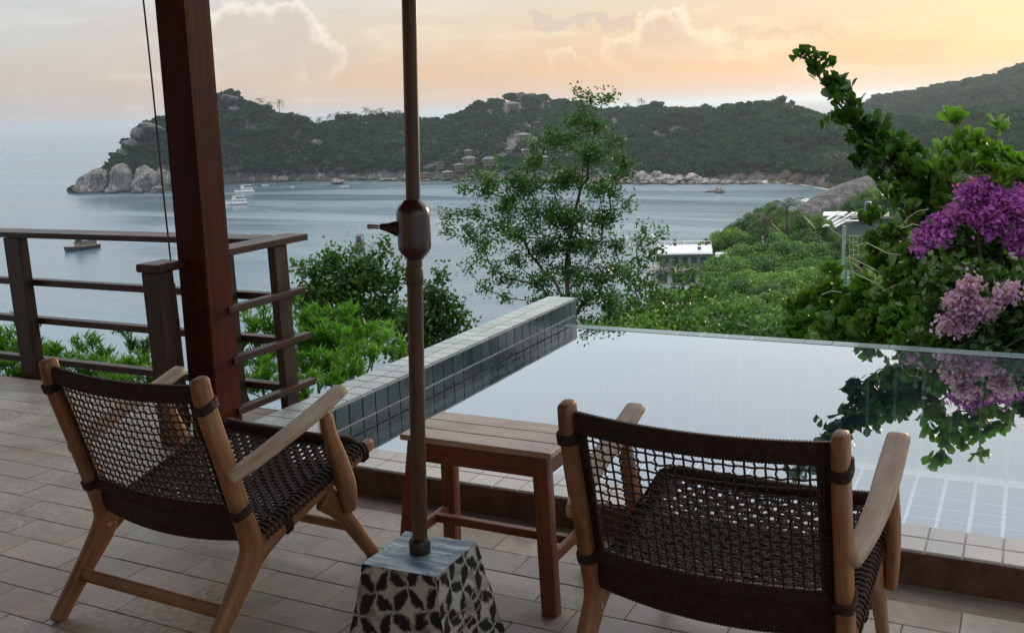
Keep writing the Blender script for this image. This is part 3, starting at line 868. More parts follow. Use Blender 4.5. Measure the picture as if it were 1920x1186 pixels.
# painted concrete foot of the umbrella
m, n, out = new_mat('petal_painted_concrete')
g = n.new('ShaderNodeAttribute', attribute_name='gr').outputs['Vector']
wob = n.vscale(n.vmath('SUBTRACT', n.noise(g, 24, 5, .6, color=True), (.5, .5, .5)), .054)
gg = n.mapping(n.vmath('ADD', g, wob), loc=(.013, .021, 0), rot=(0, 0, R(33)), scale=(1/.084, 1/.084, 1))
gx, gy, _ = n.sep(gg)
def cell(v): return n.math('SUBTRACT', n.math('FRACT', v), .5)
def near(v): return n.math('SUBTRACT', n.math('FRACT', n.math('ADD', v, .5)), .5)
def lens(al, ac):
    w = n.math('MULTIPLY', n.math('SUBTRACT', 1.0, n.math('POWER', n.math('ABSOLUTE', n.math('MULTIPLY', al, 2.15)), 2.0)), .25)
    return n.math('SUBTRACT', w, n.math('ABSOLUTE', ac))
l1 = lens(cell(gx), near(gy)); l2 = lens(cell(gy), near(gx))
pet = n.smooth(n.math('MAXIMUM', l1, l2), -.05, .09)
ed = n.noise(g, 90, 4, .7)
pet = n.math('MULTIPLY', pet, n.smooth(ed, .18, .30))
soot = n.smooth(n.noise(g, 9, 4, .6), .54, .70)
pet = n.math('MAXIMUM', pet, n.math('MULTIPLY', soot, .6))
oc = n.new('ShaderNodeTexCoord').outputs['Object']
gr_ = n.smooth(n.noise(oc, 14, 5, .65), .44, .66)
white = n.mix(n.math('MULTIPLY', gr_, .8), (.44, .42, .37), (.15, .125, .10))
cc = n.mix(pet, white, (.014, .012, .011))
wear_ = n.smooth(n.noise(oc, 55, 5, .7), .63, .72)
cc = n.mix(n.math('MULTIPLY', wear_, .7), cc, (.32, .30, .27))
pbsdf(n, out, cc, .75, .25, bump(n, n.noise(oc, 80, 5, .7), .5, .004)); M_petal = m
m, n, out = new_mat('chipped_blue_paint')
oc = n.new('ShaderNodeTexCoord').outputs['Object']
f = n.noise(n.mapping(oc, rot=(0, 0, -.3), scale=(8, 40, 10)), 1.0, 5, .6, .5)
cc = n.ramp(f, [(.3, (.06, .11, .15)), (.46, (.15, .25, .34)), (.56, (.32, .43, .50)), (.68, (.62, .66, .68))])
ch_ = n.smooth(n.noise(oc, 60, 4, .7), .60, .66)
cc = n.mix(ch_, cc, (.10, .085, .07))
pbsdf(n, out, cc, .45, .45, bump(n, f, .4, .003)); M_bluetop = m
base = empty('umbrella_base', (BX, BY, 0), R(2)); tag(base, 'tapered concrete umbrella base painted with black petals and a blue top', 'umbrella base')
TH, BHF = .118, .178
V = []; F = []; Gv = []
def quadgrid(A, B, C_, D_, nu, nv, uvs, jit=.0014):
    o_ = len(V)
    for i in range(nv+1):
        for j in range(nu+1):
            u_, v_ = j/nu, i/nv
            p_ = A.lerp(B, u_).lerp(D_.lerp(C_, u_), v_)
            edge = (j in (0, nu)) or (i in (0, nv))
            nz = mnoise.noise(p_*18)*.006+mnoise.noise(p_*60)*.002
            cen = Vector((0, 0, .15)); dd = (p_-cen); dd.z *= .3; dd.normalize()
            V.append(p_+dd*nz*(1 if not edge else 1)); Gv.append((uvs[0][0]+u_*(uvs[1][0]-uvs[0][0]), uvs[0][1]+v_*(uvs[1][1]-uvs[0][1]), 0))
    for i in range(nv):
        for j in range(nu):
            F.append((o_+i*(nu+1)+j, o_+i*(nu+1)+j+1, o_+(i+1)*(nu+1)+j+1, o_+(i+1)*(nu+1)+j))
cb = [Vector((sx*BHF, sy_*BHF, 0)) for sx, sy_ in ((-1, -1), (1, -1), (1, 1), (-1, 1))]
ct = [Vector((sx*TH, sy_*TH, BH)) for sx, sy_ in ((-1, -1), (1, -1), (1, 1), (-1, 1))]
for k in range(4):
    k2 = (k+1) % 4; quadgrid(cb[k], cb[k2], ct[k2], ct[k], 20, 20, ((k*.4, 0), (k*.4+.3, .33)))
me = bpy.data.meshes.new('block'); me.from_pydata([tuple(v_) for v_ in V], [], F)
a_ = me.attributes.new('gr', 'FLOAT_VECTOR', 'POINT'); a_.data.foreach_set('vector', np.array(Gv, dtype=np.float32).ravel())
me.materials.append(M_petal); me.polygons.foreach_set('use_smooth', [True]*len(F)); put('block', me, None, base)
V = []; F = []; Gv = []
quadgrid(ct[0]+Vector((0, 0, .001)), ct[1]+Vector((0, 0, .001)), ct[2]+Vector((0, 0, .001)), ct[3]+Vector((0, 0, .001)), 16, 16, ((0, 0), (.2, .2)))
me = bpy.data.meshes.new('painted_top'); me.from_pydata([tuple(v_) for v_ in V], [], F); me.materials.append(M_bluetop)
me.polygons.foreach_set('use_smooth', [True]*len(F)); put('painted_top', me, None, base)
m_ = MB(); wp = [(.150, -.10, .20), (.168, -.04, .215), (.155, .02, .225), (.165, .05, .21), (.172, .02, .185), (.170, -.06, .165), (.163, -.13, .16)]
m_.tube(spline(wp, 6), .0022, 5); m_.build('loose_wire', simple('rusty_wire', (.25, .17, .09), .6), base)
# ------------------------------------------------------------------ sea, seabed, haze
SEA = -48.0
def polar_sheet(name, mat, rs, na, z, a0=0, a1=2*math.pi):
    A = np.linspace(a0, a1, na+1); V = []
    for r_ in rs:
        V += [(r_*math.sin(a), r_*math.cos(a), z) for a in A]
    w = na+1; F = [(i*w+j, (i+1)*w+j, (i+1)*w+j+1, i*w+j+1) for i in range(len(rs)-1) for j in range(na)]
    return put(name, npmesh(name, V, F, mat, True))
V = [(-32000, -32000, SEA), (32000, -32000, SEA), (32000, 32000, SEA), (-32000, 32000, SEA)]
me = npmesh('sea', V, [(0, 1, 2, 3)], M_sea)
tag(put('sea', me), kind='structure')

def fbm(x, y, s, o=4):
    v = 0; a = 1
    for k in range(o):
        v += a*mnoise.noise(Vector((x/s+k*7.3, y/s-k*3.1, k*1.7))); a *= .5; s *= .5
    return v
def az_el(px, py):
    d = ray(px, py); h = math.hypot(d.x, d.y); return math.atan2(d.x, d.y), d.z/h
def hill(name, sky, shore, ridge_r, prof=.75, treeh=5., na=220, nt=26, noise_a=5., back=260, mat=None, smin=None):
    """sky: photo silhouette; shore: waterline pixels; ridge_r: [(px, distance)]"""
    ska = [az_el(*p_) for p_ in sky]
    A0, A1 = ska[0][0], ska[-1][0]
    sh = []
    for p_ in shore:
        w_ = atz(p_[0], p_[1], SEA); sh.append((math.atan2(w_.x, w_.y), math.hypot(w_.x, w_.y)))
    rr = [(az_el(p_, 300)[0], r_) for p_, r_ in ridge_r]
    A = np.linspace(A0, A1, na+1)
    E_ = np.interp(A, [a for a, e in ska], [e for a, e in ska]); S_ = np.interp(A, [a for a, r_ in sh], [r_ for a, r_ in sh]); R_ = np.interp(A, [a for a, r_ in rr], [r_ for a, r_ in rr])
    R_ = np.maximum(R_, S_+12)
    H_ = np.zeros((nt+9, na+1, 3))
    for j in range(na+1):
        zr = EYE+E_[j]*R_[j]-treeh
        zr = max(zr, SEA+1)
        for i in range(nt+9):
            if i <= nt:
                t = i/nt; r_ = S_[j]+(R_[j]-S_[j])*t
                z_ = SEA-1.5+(zr-SEA+1.5)*(t**prof if prof < 1 else math.sin(t*math.pi/2)**prof)
            else:
                t = (i-nt)/8; r_ = R_[j]+back*t; z_ = zr-(zr-SEA+4)*t**1.3
            x, y = r_*math.sin(A[j]), r_*math.cos(A[j])
            am = noise_a*min(1, min(t if i <= nt else 1-t, 1-t if i <= nt else 9)*5+ (0 if i <= nt else 0))
            z_ += fbm(x, y, 60)*am if i <= nt else 0
            H_[i, j] = (x, y, z_)
    w = na+1
    F = [(i*w+j, i*w+j+1, (i+1)*w+j+1, (i+1)*w+j) for i in range(nt+8) for j in range(na)]
    o_ = put(name, npmesh(name, H_.reshape(-1, 3), F, mat or M_soil, True)); tag(o_, kind='structure')
    return dict(A=A, S=S_, R=R_, H=H_, nt=nt, na=na, obj=o_)
def hpoint(hl, u_, t):
    """point on the seaward slope: u across 0..1, t from shore 0 to ridge 1"""
    fj = u_*hl['na']; j = min(int(fj), hl['na']-1); fj -= j; fi = t*hl['nt']; i = min(int(fi), hl['nt']-1); fi -= i; H_ = hl['H']
    return (H_[i, j]*(1-fi)*(1-fj)+H_[i+1, j]*fi*(1-fj)+H_[i, j+1]*(1-fi)*fj+H_[i+1, j+1]*fi*fj)
def hill_at(hl, px, py):
    """where the ray through a pixel meets the slope"""
    a, e = az_el(px, py); u_ = (a-hl['A'][0])/(hl['A'][-1]-hl['A'][0]); best = None
    for k in range(101):
        p_ = hpoint(hl, min(max(u_, 0), 1), k/100); ee = (p_[2]-EYE)/math.hypot(p_[0], p_[1])
        if ee >= e: return Vector(p_), k/100
    return Vector(p_), 1.

pen = hill('peninsula',
    [(140, 356), (150, 345), (190, 318), (215, 292), (240, 270), (262, 240), (300, 222), (330, 200), (380, 182), (405, 178), (430, 174), (470, 190), (520, 208), (560, 222), (590, 233), (620, 224), (680, 216), (750, 216), (790, 228), (830, 222), (860, 207), (900, 193), (940, 182), (985, 176), (1020, 177), (1060, 190), (1100, 201), (1150, 206), (1180, 200), (1230, 196), (1270, 202), (1300, 213), (1320, 208), (1360, 199), (1400, 195), (1450, 198), (1500, 206), (1540, 214), (1600, 222), (1680, 222), (1760, 222), (1850, 215), (1960, 205)],
    [(140, 362), (220, 360), (300, 357), (360, 348), (420, 345), (520, 340), (640, 339), (760, 337), (850, 338), (1000, 343), (1150, 343), (1280, 346), (1400, 344), (1440, 341), (1500, 346), (1560, 357), (1640, 380), (1760, 400), (1960, 440)],
    [(140, 735), (200, 760), (300, 800), (430, 850), (600, 860), (800, 880), (985, 930), (1150, 880), (1300, 820), (1450, 760), (1600, 700), (1760, 660), (1960, 620)], noise_a=7, mat=M_slab)
far = hill('far_hill', [(1600, 205), (1640, 187), (1700, 174), (1750, 163), (1800, 153), (1850, 143), (1920, 124), (1990, 104)],
    [(1600, 300), (1990, 300)], [(1600, 1350), (1990, 1250)], noise_a=10, treeh=6, na=80)

# ---- crowns for the wooded slopes: clumps of leaf tufts on a lobed body
def crown_np(seed, nl, nleaf, leaf, flat=.75, core=True, shape='round'):
    r_ = np.random.default_rng(seed); L = []
    for k in range(nl):
        if shape == 'round':
            d = r_.normal(size=3); d /= np.linalg.norm(d); d[2] = abs(d[2])*.9-.15
            c_ = d*r_.uniform(.42, .78)*np.array([1, 1, flat]); s = r_.uniform(.20, .36)
        else:
            th = r_.uniform(0, 6.28); rad = r_.uniform(.1, .7); c_ = np.array([math.cos(th)*rad, math.sin(th)*rad, r_.uniform(-.35, .45)]); s = r_.uniform(.18, .34)
        L.append((c_, s))
    Cs = np.array([l[0] for l in L]); Ss = np.array([l[1] for l in L])
    pick = r_.choice(len(L), nleaf, p=Ss**2/np.sum(Ss**2))
    d = r_.normal(size=(nleaf, 3)); d /= np.linalg.norm(d, axis=1)[:, None]; d[:, 2] = np.where(d[:, 2] < -.3, -d[:, 2], d[:, 2])
    P = Cs[pick]+d*Ss[pick][:, None]*r_.uniform(.72, 1.08, (nleaf, 1))*np.array([1, 1, flat])
    nrm = d+r_.normal(size=(nleaf, 3))*.55+np.array([0, 0, .35]); nrm /= np.linalg.norm(nrm, axis=1)[:, None]
    return P, nrm, r_, Cs, Ss
def leaf_quads(P, nrm, r_, L, W, droop=0., along=None):
    n_ = len(P)
    a = r_.normal(size=(n_, 3)) if along is None else along+r_.normal(size=(n_, 3))*.12
    a -= nrm*np.sum(a*nrm, axis=1)[:, None]; a /= np.linalg.norm(a, axis=1)[:, None]+1e-9
    b_ = np.cross(nrm, a); l = (L*r_.uniform(.65, 1.3, n_))[:, None]; w_ = (W*r_.uniform(.7, 1.25, n_))[:, None]
    V = np.stack([P-a*l*.5, P+b_*w_*.5-a*l*.05, P+a*l*.5-nrm*l*droop, P-b_*w_*.5-a*l*.05], axis=1).reshape(-1, 3)
    F = np.arange(n_*4).reshape(-1, 4)
    return V, F
_ico = {}
def ico(sub):
    if sub not in _ico:
        import bmesh
        bm = bmesh.new(); bmesh.ops.create_icosphere(bm, subdivisions=sub, radius=1)
        _ico[sub] = (np.array([v.co[:] for v in bm.verts]), np.array([[v.index for v in f.verts] for f in bm.faces])); bm.free()
    return _ico[sub]
def crown_mesh(name, seed, nl, nleaf, leaf, mat, flat=.75, shape='round', core=.80, aspect=.7):
    P, nrm, r_, Cs, Ss = crown_np(seed, nl, nleaf, leaf, flat, shape=shape)
    V, F = leaf_quads(P, nrm, r_, leaf, leaf*aspect, .15)
    Fs = [tuple(f) for f in F.tolist()]; Vs = V.tolist()
    if core:
        iv, if_ = ico(2)
        for c_, s in zip(Cs, Ss):
            o_ = len(Vs); Vs += (c_+iv*s*core*np.array([1, 1, flat])*(1+.12*np.sin(iv[:, :1]*9+iv[:, 1:2]*7))).tolist(); Fs += [tuple(int(i)+o_ for i in f) for f in if_]
    me = bpy.data.meshes.new(name); me.from_pydata(Vs, [], Fs); me.materials.append(mat); return me

def scatter_wood(name, sources, pts, scales, label, seed=1):
    """one wood as instances on points; sources are crown meshes"""
    srcs = []
    for m_ in sources:
        o_ = bpy.data.objects.new('crown_source', m_); srcs.append(o_)
    n_ = len(pts); me = bpy.data.meshes.new(name); me.vertices.add(n_); me.vertices.foreach_set('co', np.array(pts, dtype=np.float32).ravel())
    a_ = me.attributes.new('sc', 'FLOAT', 'POINT'); a_.data.foreach_set('value', np.array(scales, dtype=np.float32))
    ob = put(name, me); tag(ob, label, 'forest', kind='stuff')
    ng = bpy.data.node_groups.new('wood_nodes', 'GeometryNodeTree')
    ng.interface.new_socket('Geometry', in_out='INPUT', socket_type='NodeSocketGeometry'); ng.interface.new_socket('Geometry', in_out='OUTPUT', socket_type='NodeSocketGeometry')
    gi = ng.nodes.new('NodeGroupInput'); go = ng.nodes.new('NodeGroupOutput')
    ji = ng.nodes.new('GeometryNodeGeometryToInstance')
    for o_ in reversed(srcs):
        oi = ng.nodes.new('GeometryNodeObjectInfo'); oi.inputs['Object'].default_value = o_; ng.links.new(oi.outputs['Geometry'], ji.inputs[0])
    iop = ng.nodes.new('GeometryNodeInstanceOnPoints'); iop.inputs['Pick Instance'].default_value = True
    ng.links.new(gi.outputs[0], iop.inputs['Points']); ng.links.new(ji.outputs[0], iop.inputs['Instance'])
    ri = ng.nodes.new('FunctionNodeRandomValue'); ri.data_type = 'INT'; ri.inputs[4].default_value = 0; ri.inputs[5].default_value = len(srcs)-1; ri.inputs['Seed'].default_value = seed
    ng.links.new(ri.outputs[2], iop.inputs['Instance Index'])
    rr_ = ng.nodes.new('FunctionNodeRandomValue'); rr_.data_type = 'FLOAT_VECTOR'; rr_.inputs[0].default_value = (-.15, -.15, 0); rr_.inputs[1].default_value = (.15, .15, 6.283); rr_.inputs['Seed'].default_value = seed+1
    ng.links.new(rr_.outputs[0], iop.inputs['Rotation'])
    na_ = ng.nodes.new('GeometryNodeInputNamedAttribute'); na_.data_type = 'FLOAT'; na_.inputs[0].default_value = 'sc'
    cx_ = ng.nodes.new('ShaderNodeCombineXYZ')
    for i in range(3): ng.links.new(na_.outputs[0], cx_.inputs[i])
    ng.links.new(cx_.outputs[0], iop.inputs['Scale']); ng.links.new(iop.outputs[0], go.inputs[0])
    md = ob.modifiers.new('wood', 'NODES'); md.node_group = ng
    return ob
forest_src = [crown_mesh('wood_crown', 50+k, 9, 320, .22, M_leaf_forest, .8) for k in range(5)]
def wood_on(hl, n_, name, label, smin, smax, tmin=.05, seed=3, avoid=()):
    r_ = random.Random(seed); pts = []; ss = []
    while len(pts) < n_:
        u_ = r_.random(); t = tmin+(1.16-tmin)*r_.random()
        if t <= 1: p_ = hpoint(hl, u_, t)
        else:
            a = hpoint(hl, u_, 1.); p_ = a*1.0; k = 1+(t-1)*.25; p_ = np.array([a[0]*k, a[1]*k, a[2]-(t-1)*8])
        bare = fbm(p_[0]+300, p_[1], 40, 3)
        if bare > .80 and t < .9: continue
        px, py, _ = topx(p_)
        if any(abs(px-ax) < aw and abs(py-ay) < ah for ax, ay, aw, ah in avoid): continue
        s = r_.uniform(smin, smax)*(.8 if t < .12 else 1.)*(1.25 if fbm(p_[0], p_[1]+99, 25, 2) > .2 else .85)
        if r_.random() < .06: s *= 1.35
        pts.append((p_[0], p_[1], p_[2]+s*.35)); ss.append(s)
    return scatter_wood(name, forest_src, pts, ss, label, seed)
house_px = [(962, 201, 22, 9), (985, 180, 34, 6), (982, 266, 34, 12), (1290, 340, 90, 6), (1480, 337, 66, 7)]
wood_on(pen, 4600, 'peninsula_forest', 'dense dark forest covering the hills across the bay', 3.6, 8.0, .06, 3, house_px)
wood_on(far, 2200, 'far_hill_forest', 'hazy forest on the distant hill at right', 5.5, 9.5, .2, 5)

# ---- boulders along the far shore
def boulder_mesh(name, seed, mat, sub=4, cut=.35, lump=.35):
    iv, if_ = ico(sub); r_ = random.Random(seed); off = Vector((r_.uniform(-50, 50), r_.uniform(-50, 50), 0)); V = []
    planes = [(Vector((r_.gauss(0, 1), r_.gauss(0, 1), r_.gauss(0, .6))).normalized(), r_.uniform(.62, .9)) for _ in range(6)]
    for v_ in iv:
        p_ = Vector(v_); 
        for nrm, d in planes:
            e = p_.dot(nrm)-d
            if e > 0: p_ -= nrm*e*.8
        k = 1+lump*mnoise.noise(p_*1.1+off)+.10*mnoise.noise(p_*3.3+off)+.03*mnoise.noise(p_*9+off)
        V.append(tuple(p_*k))
    return npmesh(name, V, if_, mat, True)
bm_src = [boulder_mesh('boulder', s, M_rock) for s in range(6)]
bd_src = [boulder_mesh('boulder', 40+s, M_slab, lump=.5) for s in range(3)]
bp_src = [boulder_mesh('boulder', 20+s, M_rockp, 3, lump=.9) for s in range(5)]
for m_ in bp_src: m_.polygons.foreach_set('use_smooth', [False]*len(m_.polygons))
_ord = ['leftmost', 'second', 'third', 'fourth', 'fifth', 'sixth', 'seventh', 'eighth', 'ninth', 'tenth', 'eleventh', 'twelfth', 'thirteenth', 'fourteenth', 'fifteenth', 'sixteenth', 'seventeenth', 'eighteenth', 'nineteenth', 'twentieth']
def nth(i):
    if i < 20: return _ord[i] if i else 'first'
    if i == 29: return 'thirtieth'
    if i == 39: return 'fortieth'
    t_ = ('twenty', 'thirty', 'forty')[(i+1)//10-2]
    return t_+'-'+('first' if (i+1) % 10 == 1 else _ord[(i+1) % 10-1])
def boulder(px, pyb, wpx, hpx, label, group=None, src=None, sink=.2, rot=0.):
    b_ = atz(px, pyb, SEA); r_ = math.hypot(b_.x, b_.y); w_ = wpx/FPX*r_; h_ = hpx/FPX*r_
    if src is None and px < 330: w_ *= .78; h_ *= .70
    k = (r_+w_*.45)/r_
    o_ = put('boulder', (src or bm_src)[rnd.randrange(len(src or bm_src))]); o_.location = (b_.x*k, b_.y*k, SEA+h_*(.5-sink*.5))
    o_.scale = (w_*.56, w_*.5, h_*(.55+sink*.5)); o_.rotation_euler = (0, 0, rot or rnd.uniform(-.6, .6)); tag(o_, label, 'boulder', group); return o_
GB = 'boulders along the far shore'
boulder(187, 362, 86, 52, 'rounded grey boulder at the very tip of the headland', GB)
boulder(232, 361, 66, 62, 'grey boulder second from the headland tip, beside the biggest one', GB)
boulder(228, 352, 34, 42, 'small pale boulder wedged behind the headland rocks', GB)
boulder(224, 345, 40, 46, 'upper grey boulder behind the headland rocks', GB)
boulder(252, 358, 44, 48, 'domed grey boulder in front of the biggest headland boulder', GB)
boulder(278, 360, 66, 58, 'biggest pale boulder on the headland left of the red column', GB)
boulder(308, 358, 34, 54, 'pale boulder on the headland just left of the red column', GB)
boulder(165, 361, 22, 14, 'small boulder at the waterline left of the second headland rock', GB)
boulder(210, 363, 26, 16, 'dark low boulder at the waterline between the two left headland rocks', GB)
boulder(258, 363, 24, 14, 'small dark boulder at the foot of the biggest headland boulder', GB)
boulder(296, 362, 30, 16, 'low boulder at the waterline just left of the red column', GB)
boulder(205, 344, 26, 22, 'mid-sized boulder above the tip of the headland', GB)
boulder(252, 339, 26, 32, 'pale boulder perched above the headland rocks', GB)
boulder(176, 348, 40, 22, 'low grey boulder on the upper tip of the headland', GB)
boulder(134, 358, 19, 9, 'small dark wet rock alone in the water off the headland', 'rocks out in the water')
boulder(1348, 362, 19, 11, 'pale rock standing alone in the bay near the beach', 'rocks out in the water', bp_src)
boulder(1329, 361, 16, 3, 'low flat rock just breaking the water near the beach', 'rocks out in the water', bp_src)
boulder(634, 346, 28, 9, 'broad flat pale boulder on the far shore below the trees', GB)
boulder(525, 339, 30, 14, 'pale flat-topped boulder on the shore right of the white boats', GB)
boulder(566, 337, 18, 10, 'small pale boulder on the far shore right of the flat-topped one', GB)
boulder(444, 341, 38, 30, 'cracked grey boulder on the shore just right of the red column', GB)
boulder(415, 344, 20, 24, 'pale boulder half behind the red column', GB)
boulder(646, 336, 20, 36, 'tall grey boulder rising from the far shore', GB)
for i_, px in enumerate(range(425, 790, 11)):
    boulder(px+rnd.uniform(-4, 4), 341-(px-425)*.010+rnd.uniform(-2, 2), rnd.uniform(9, 22), rnd.uniform(5, 13), nth(i_)+' small pale boulder from the left in the row along the far shore', GB, sink=.4)
for i_, px in enumerate(range(800, 1110, 17)):
    boulder(px+rnd.uniform(-4, 4), 340+(px-800)*.008+rnd.uniform(-2, 2), rnd.uniform(9, 18), rnd.uniform(3, 8), nth(i_)+' small boulder from the left on the shore below the hillside houses', GB, sink=.4)
for i_, (px, w_, h_) in enumerate(((1150, 28, 18), (1172, 26, 14), (1205, 30, 24), (1228, 28, 26), (1250, 30, 18), (1272, 26, 16), (1296, 30, 20), (1320, 26, 12), (1340, 20, 9), (1215, 22, 16), (1262, 20, 14), (1310, 20, 14))):
    boulder(px, 345, w_*.95, h_*.8, 'jagged rock of the white cliff, '+nth(i_)+' counting first its front then its rear pieces', 'pale cliff rocks across the bay', bp_src)
for i_, px in enumerate(range(1130, 1430, 10)):
    boulder(px+rnd.uniform(-4, 4), 346+rnd.uniform(-1, 1), rnd.uniform(8, 17), rnd.uniform(3, 8), nth(i_)+' small pale rock from the left at the foot of the white cliff', 'pale cliff rocks across the bay', bp_src, sink=.5)
# bare rock faces higher up the slopes
for i_, (px, py, w_, h_) in enumerate(((285, 232, 46, 20), (262, 248, 30, 26), (250, 268, 30, 20), (235, 285, 24, 16), (428, 190, 34, 22), (440, 208, 26, 18), (680, 232, 22, 14), (1290, 315, 40, 16), (1355, 312, 30, 20), (598, 270, 26, 16), (575, 300, 14, 8))):
    p_, t = hill_at(pen, px, py); r_ = math.hypot(p_.x, p_.y); k = 1/FPX*r_
    o_ = put('boulder', bd_src[rnd.randrange(3)]); o_.location = (p_.x*.995, p_.y*.995, p_.z+.4*h_*k*.3); o_.scale = (w_*k*.50, w_*k*.4, h_*k*.34); o_.rotation_euler = (.1, .2, rnd.uniform(0, 3))
    tag(o_, 'weathered grey rock face %s on the far slope' % ('at the shoulder above the headland tip', 'left below the shoulder rock', 'in the middle of the slope', 'low on the headland edge', 'lowest on the headland edge', 'at the very summit right of the column', 'just under the summit', 'below the ridge palms', 'above the left half of the white cliff', 'above the right half of the white cliff', 'just below the mid-slope one', 'small and nearest the water in mid-slope', 'low and small, farthest down')[i_], 'boulder', 'bare rock faces in the forest')

# ---- palms standing up from the ridges
def palm(name, base, h_, cr, label, group, nf=15, seed=0, lean=.08, leafn=10, wid=.10):
    r_ = random.Random(seed); t = empty(name, base); tag(t, label, 'palm tree', group)
    lx, ly = r_.uniform(-lean, lean)*h_, r_.uniform(-lean, lean)*h_
    m_ = MB(); P = [Vector((lx*(k/6)**1.6, ly*(k/6)**1.6, h_*k/6)) for k in range(7)]; tr_ = cr*.055
    m_.tube(P, [tr_*1.3, tr_*1.1, tr_, tr_, tr_*.9, tr_*.85, tr_*.8], 8); m_.build('trunk', M_bark, t, 60)
    top_ = P[-1]; V = []; F = []
    for k in range(nf):
        az = 2*math.pi*k/nf+r_.uniform(-.2, .2); e0 = r_.uniform(-.5, 1.35); L_ = cr*r_.uniform(.85, 1.1); d = Vector((math.cos(az), math.sin(az), 0)); s_ = Vector((-d.y, d.x, 0)); pts = []
        for i in range(leafn+1):
            u_ = i/leafn; pts.append(top_+d*L_*u_*math.cos(e0*.6)+Vector((0, 0, L_*(math.sin(e0)*u_*1.0-.70*u_*u_))))
        for i in range(leafn):
            a, b_ = pts[i], pts[i+1]; wl = cr*.30*math.sin(math.pi*min(1, (i+.7)/(leafn+.8)))**.7
            for sg in (-1, 1):
                for q_ in (0, .5):
                    p0 = a.lerp(b_, q_); tip = p0+s_*sg*wl+(b_-a).normalized()*wl*.55+Vector((0, 0, -wl*.35)); o_ = len(V)
                    V += [tuple(p0), tuple(a.lerp(b_, q_+wid*3)), tuple(tip)]; F.append((o_, o_+1, o_+2))
    me = bpy.data.meshes.new('frond_head'); me.from_pydata(V, [], F); me.materials.append(M_leaf_palm); put('frond_head', me, None, t)
    return t
ridge_palms = [(486, 190, 9), (505, 197, 9), (522, 194, 14), (557, 218, 10), (568, 224, 12), (577, 222, 12), (598, 220, 9), (616, 216, 8), (634, 212, 9), (652, 210, 9), (667, 213, 8), (686, 203, 11), (695, 208, 10), (704, 209, 10), (714, 205, 10), (728, 209, 9), (741, 208, 11), (747, 211, 9), (788, 226, 9), (797, 228, 8), (808, 227, 8), (1178, 194, 9), (1204, 187, 9), (1475, 197, 8)]
pmeshes = []
for i, (px, py, s_) in enumerate(ridge_palms):
    sb = (pen['A'][-1]-pen['A'][0]); a, e = az_el(px, py); u_ = (a-pen['A'][0])/sb; b_ = hpoint(pen, u_, .97); r_ = math.hypot(b_[0], b_[1]); ztop = EYE+e*r_
    h_ = max(8, ztop-b_[2]+1.5); nm = 'palm tree rising above the forest ridge between the column and the pole'
    if 530 < px <= 770: nm = nth(i-3)+' palm from the left on the ridge between the column and the pole'
    if px > 1100: nm = 'palm tree on the ridge right of the fine-leaved tree, '+nth([1178, 1204, 1475].index(px))+' from the left'
    elif px > 770: nm = 'palm tree on the ridge just right of the umbrella pole, '+nth([788, 797, 808].index(px))+' from the left'
    elif px < 530: nm = 'palm tree on the steep shoulder of the headland hill, '+nth([486, 505, 522].index(px))+' from the left'
    if i < 5:
        p_ = palm('palm_tree', (b_[0], b_[1], b_[2]), h_, 4.8, nm, 'palm trees along the ridge', 13, i, .05, 6); pmeshes.append((p_, h_))
    else:
        src, hs_ = pmeshes[i % 5]; p_ = copy_tree(src); p_.location = (b_[0], b_[1], ztop-hs_+rnd.uniform(-1, 0)); p_.rotation_euler.z = rnd.uniform(0, 6); p_['label'] = nm

# ---- houses in the trees across the bay
def house(px, py, wpx, label, roofm=None, storeys=1, rot=None, group='hillside houses across the bay', deep=.7, flat=False, hl=pen, hscale=1.):
    p_, t = hill_at(hl, px, py+6); r_ = math.hypot(p_.x, p_.y); w_ = wpx/FPX*r_*.8; storeys = 1 if wpx < 33 else storeys; d_ = w_*deep; sh = 2.0*hscale; hh = sh*storeys
    rz = math.atan2(-p_.x, p_.y)+(rnd.uniform(-.35, .35) if rot is None else rot)
    t_ = empty('hillside_house', (p_.x*.99, p_.y*.99, p_.z+2.6), rz); tag(t_, label, 'house', group)
    m_ = MB(); m_.box((-w_*.42, -d_*.42, -3), (w_*.42, d_*.42, hh), .02); m_.build('wall', M_wallh, t_)
    nw = max(2, int(w_/4))
    for s_ in range(storeys):
        for k in range(nw):
            x = -w_*.42+w_*.84*(k+.5)/nw
            m_ = MB(); m_.box((x-.62, -d_*.42-.05, s_*sh+.5), (x+.62, -d_*.42+.02, s_*sh+1.6), .01); f_ = m_.build('window', M_glass, t_)
    ov = 1.1
    if flat:
        m_ = MB(); m_.box((-w_*.5, -d_*.5, hh), (w_*.5, d_*.5, hh+.35), .02)
    else:
        m_ = MB(); rh = w_*.17; x, y = w_*.42+ov, d_*.42+ov; k = max(.05, x-y)
        V = [(-x, -y, hh), (x, -y, hh), (x, y, hh), (-x, y, hh), (-k, 0, hh+rh), (k, 0, hh+rh)]
        m_.add(V, [(0, 1, 5, 4), (1, 2, 5), (2, 3, 4, 5), (3, 0, 4), (3, 2, 1, 0)], V)
        m_.box((-x-.05, -y-.05, hh-.18), (x+.05, y+.05, hh-.01), .01)
    m_.build('roof', roofm or M_roofg, t_)
    m_ = MB(); m_.box((-w_*.45, -d_*.42-1.6, -.25), (w_*.45, -d_*.42-.02, -.02), .01)
    for k in range(int(w_/1.2)+1):
        x = -w_*.44+k*1.2; m_.box((x-.04, -d_*.42-1.58, -.02), (x+.04, -d_*.42-1.50, .9), .005)
    m_.box((-w_*.45, -d_*.42-1.6, .9), (w_*.45, -d_*.42-1.48, .98), .005)
    m_.build('balcony', M_wallh, t_)
    return t_
house(985, 177, 44, 'long pale villa with an open terrace on the very top of the central hill', M_wallp, 1, 0, flat=True, deep=.4)
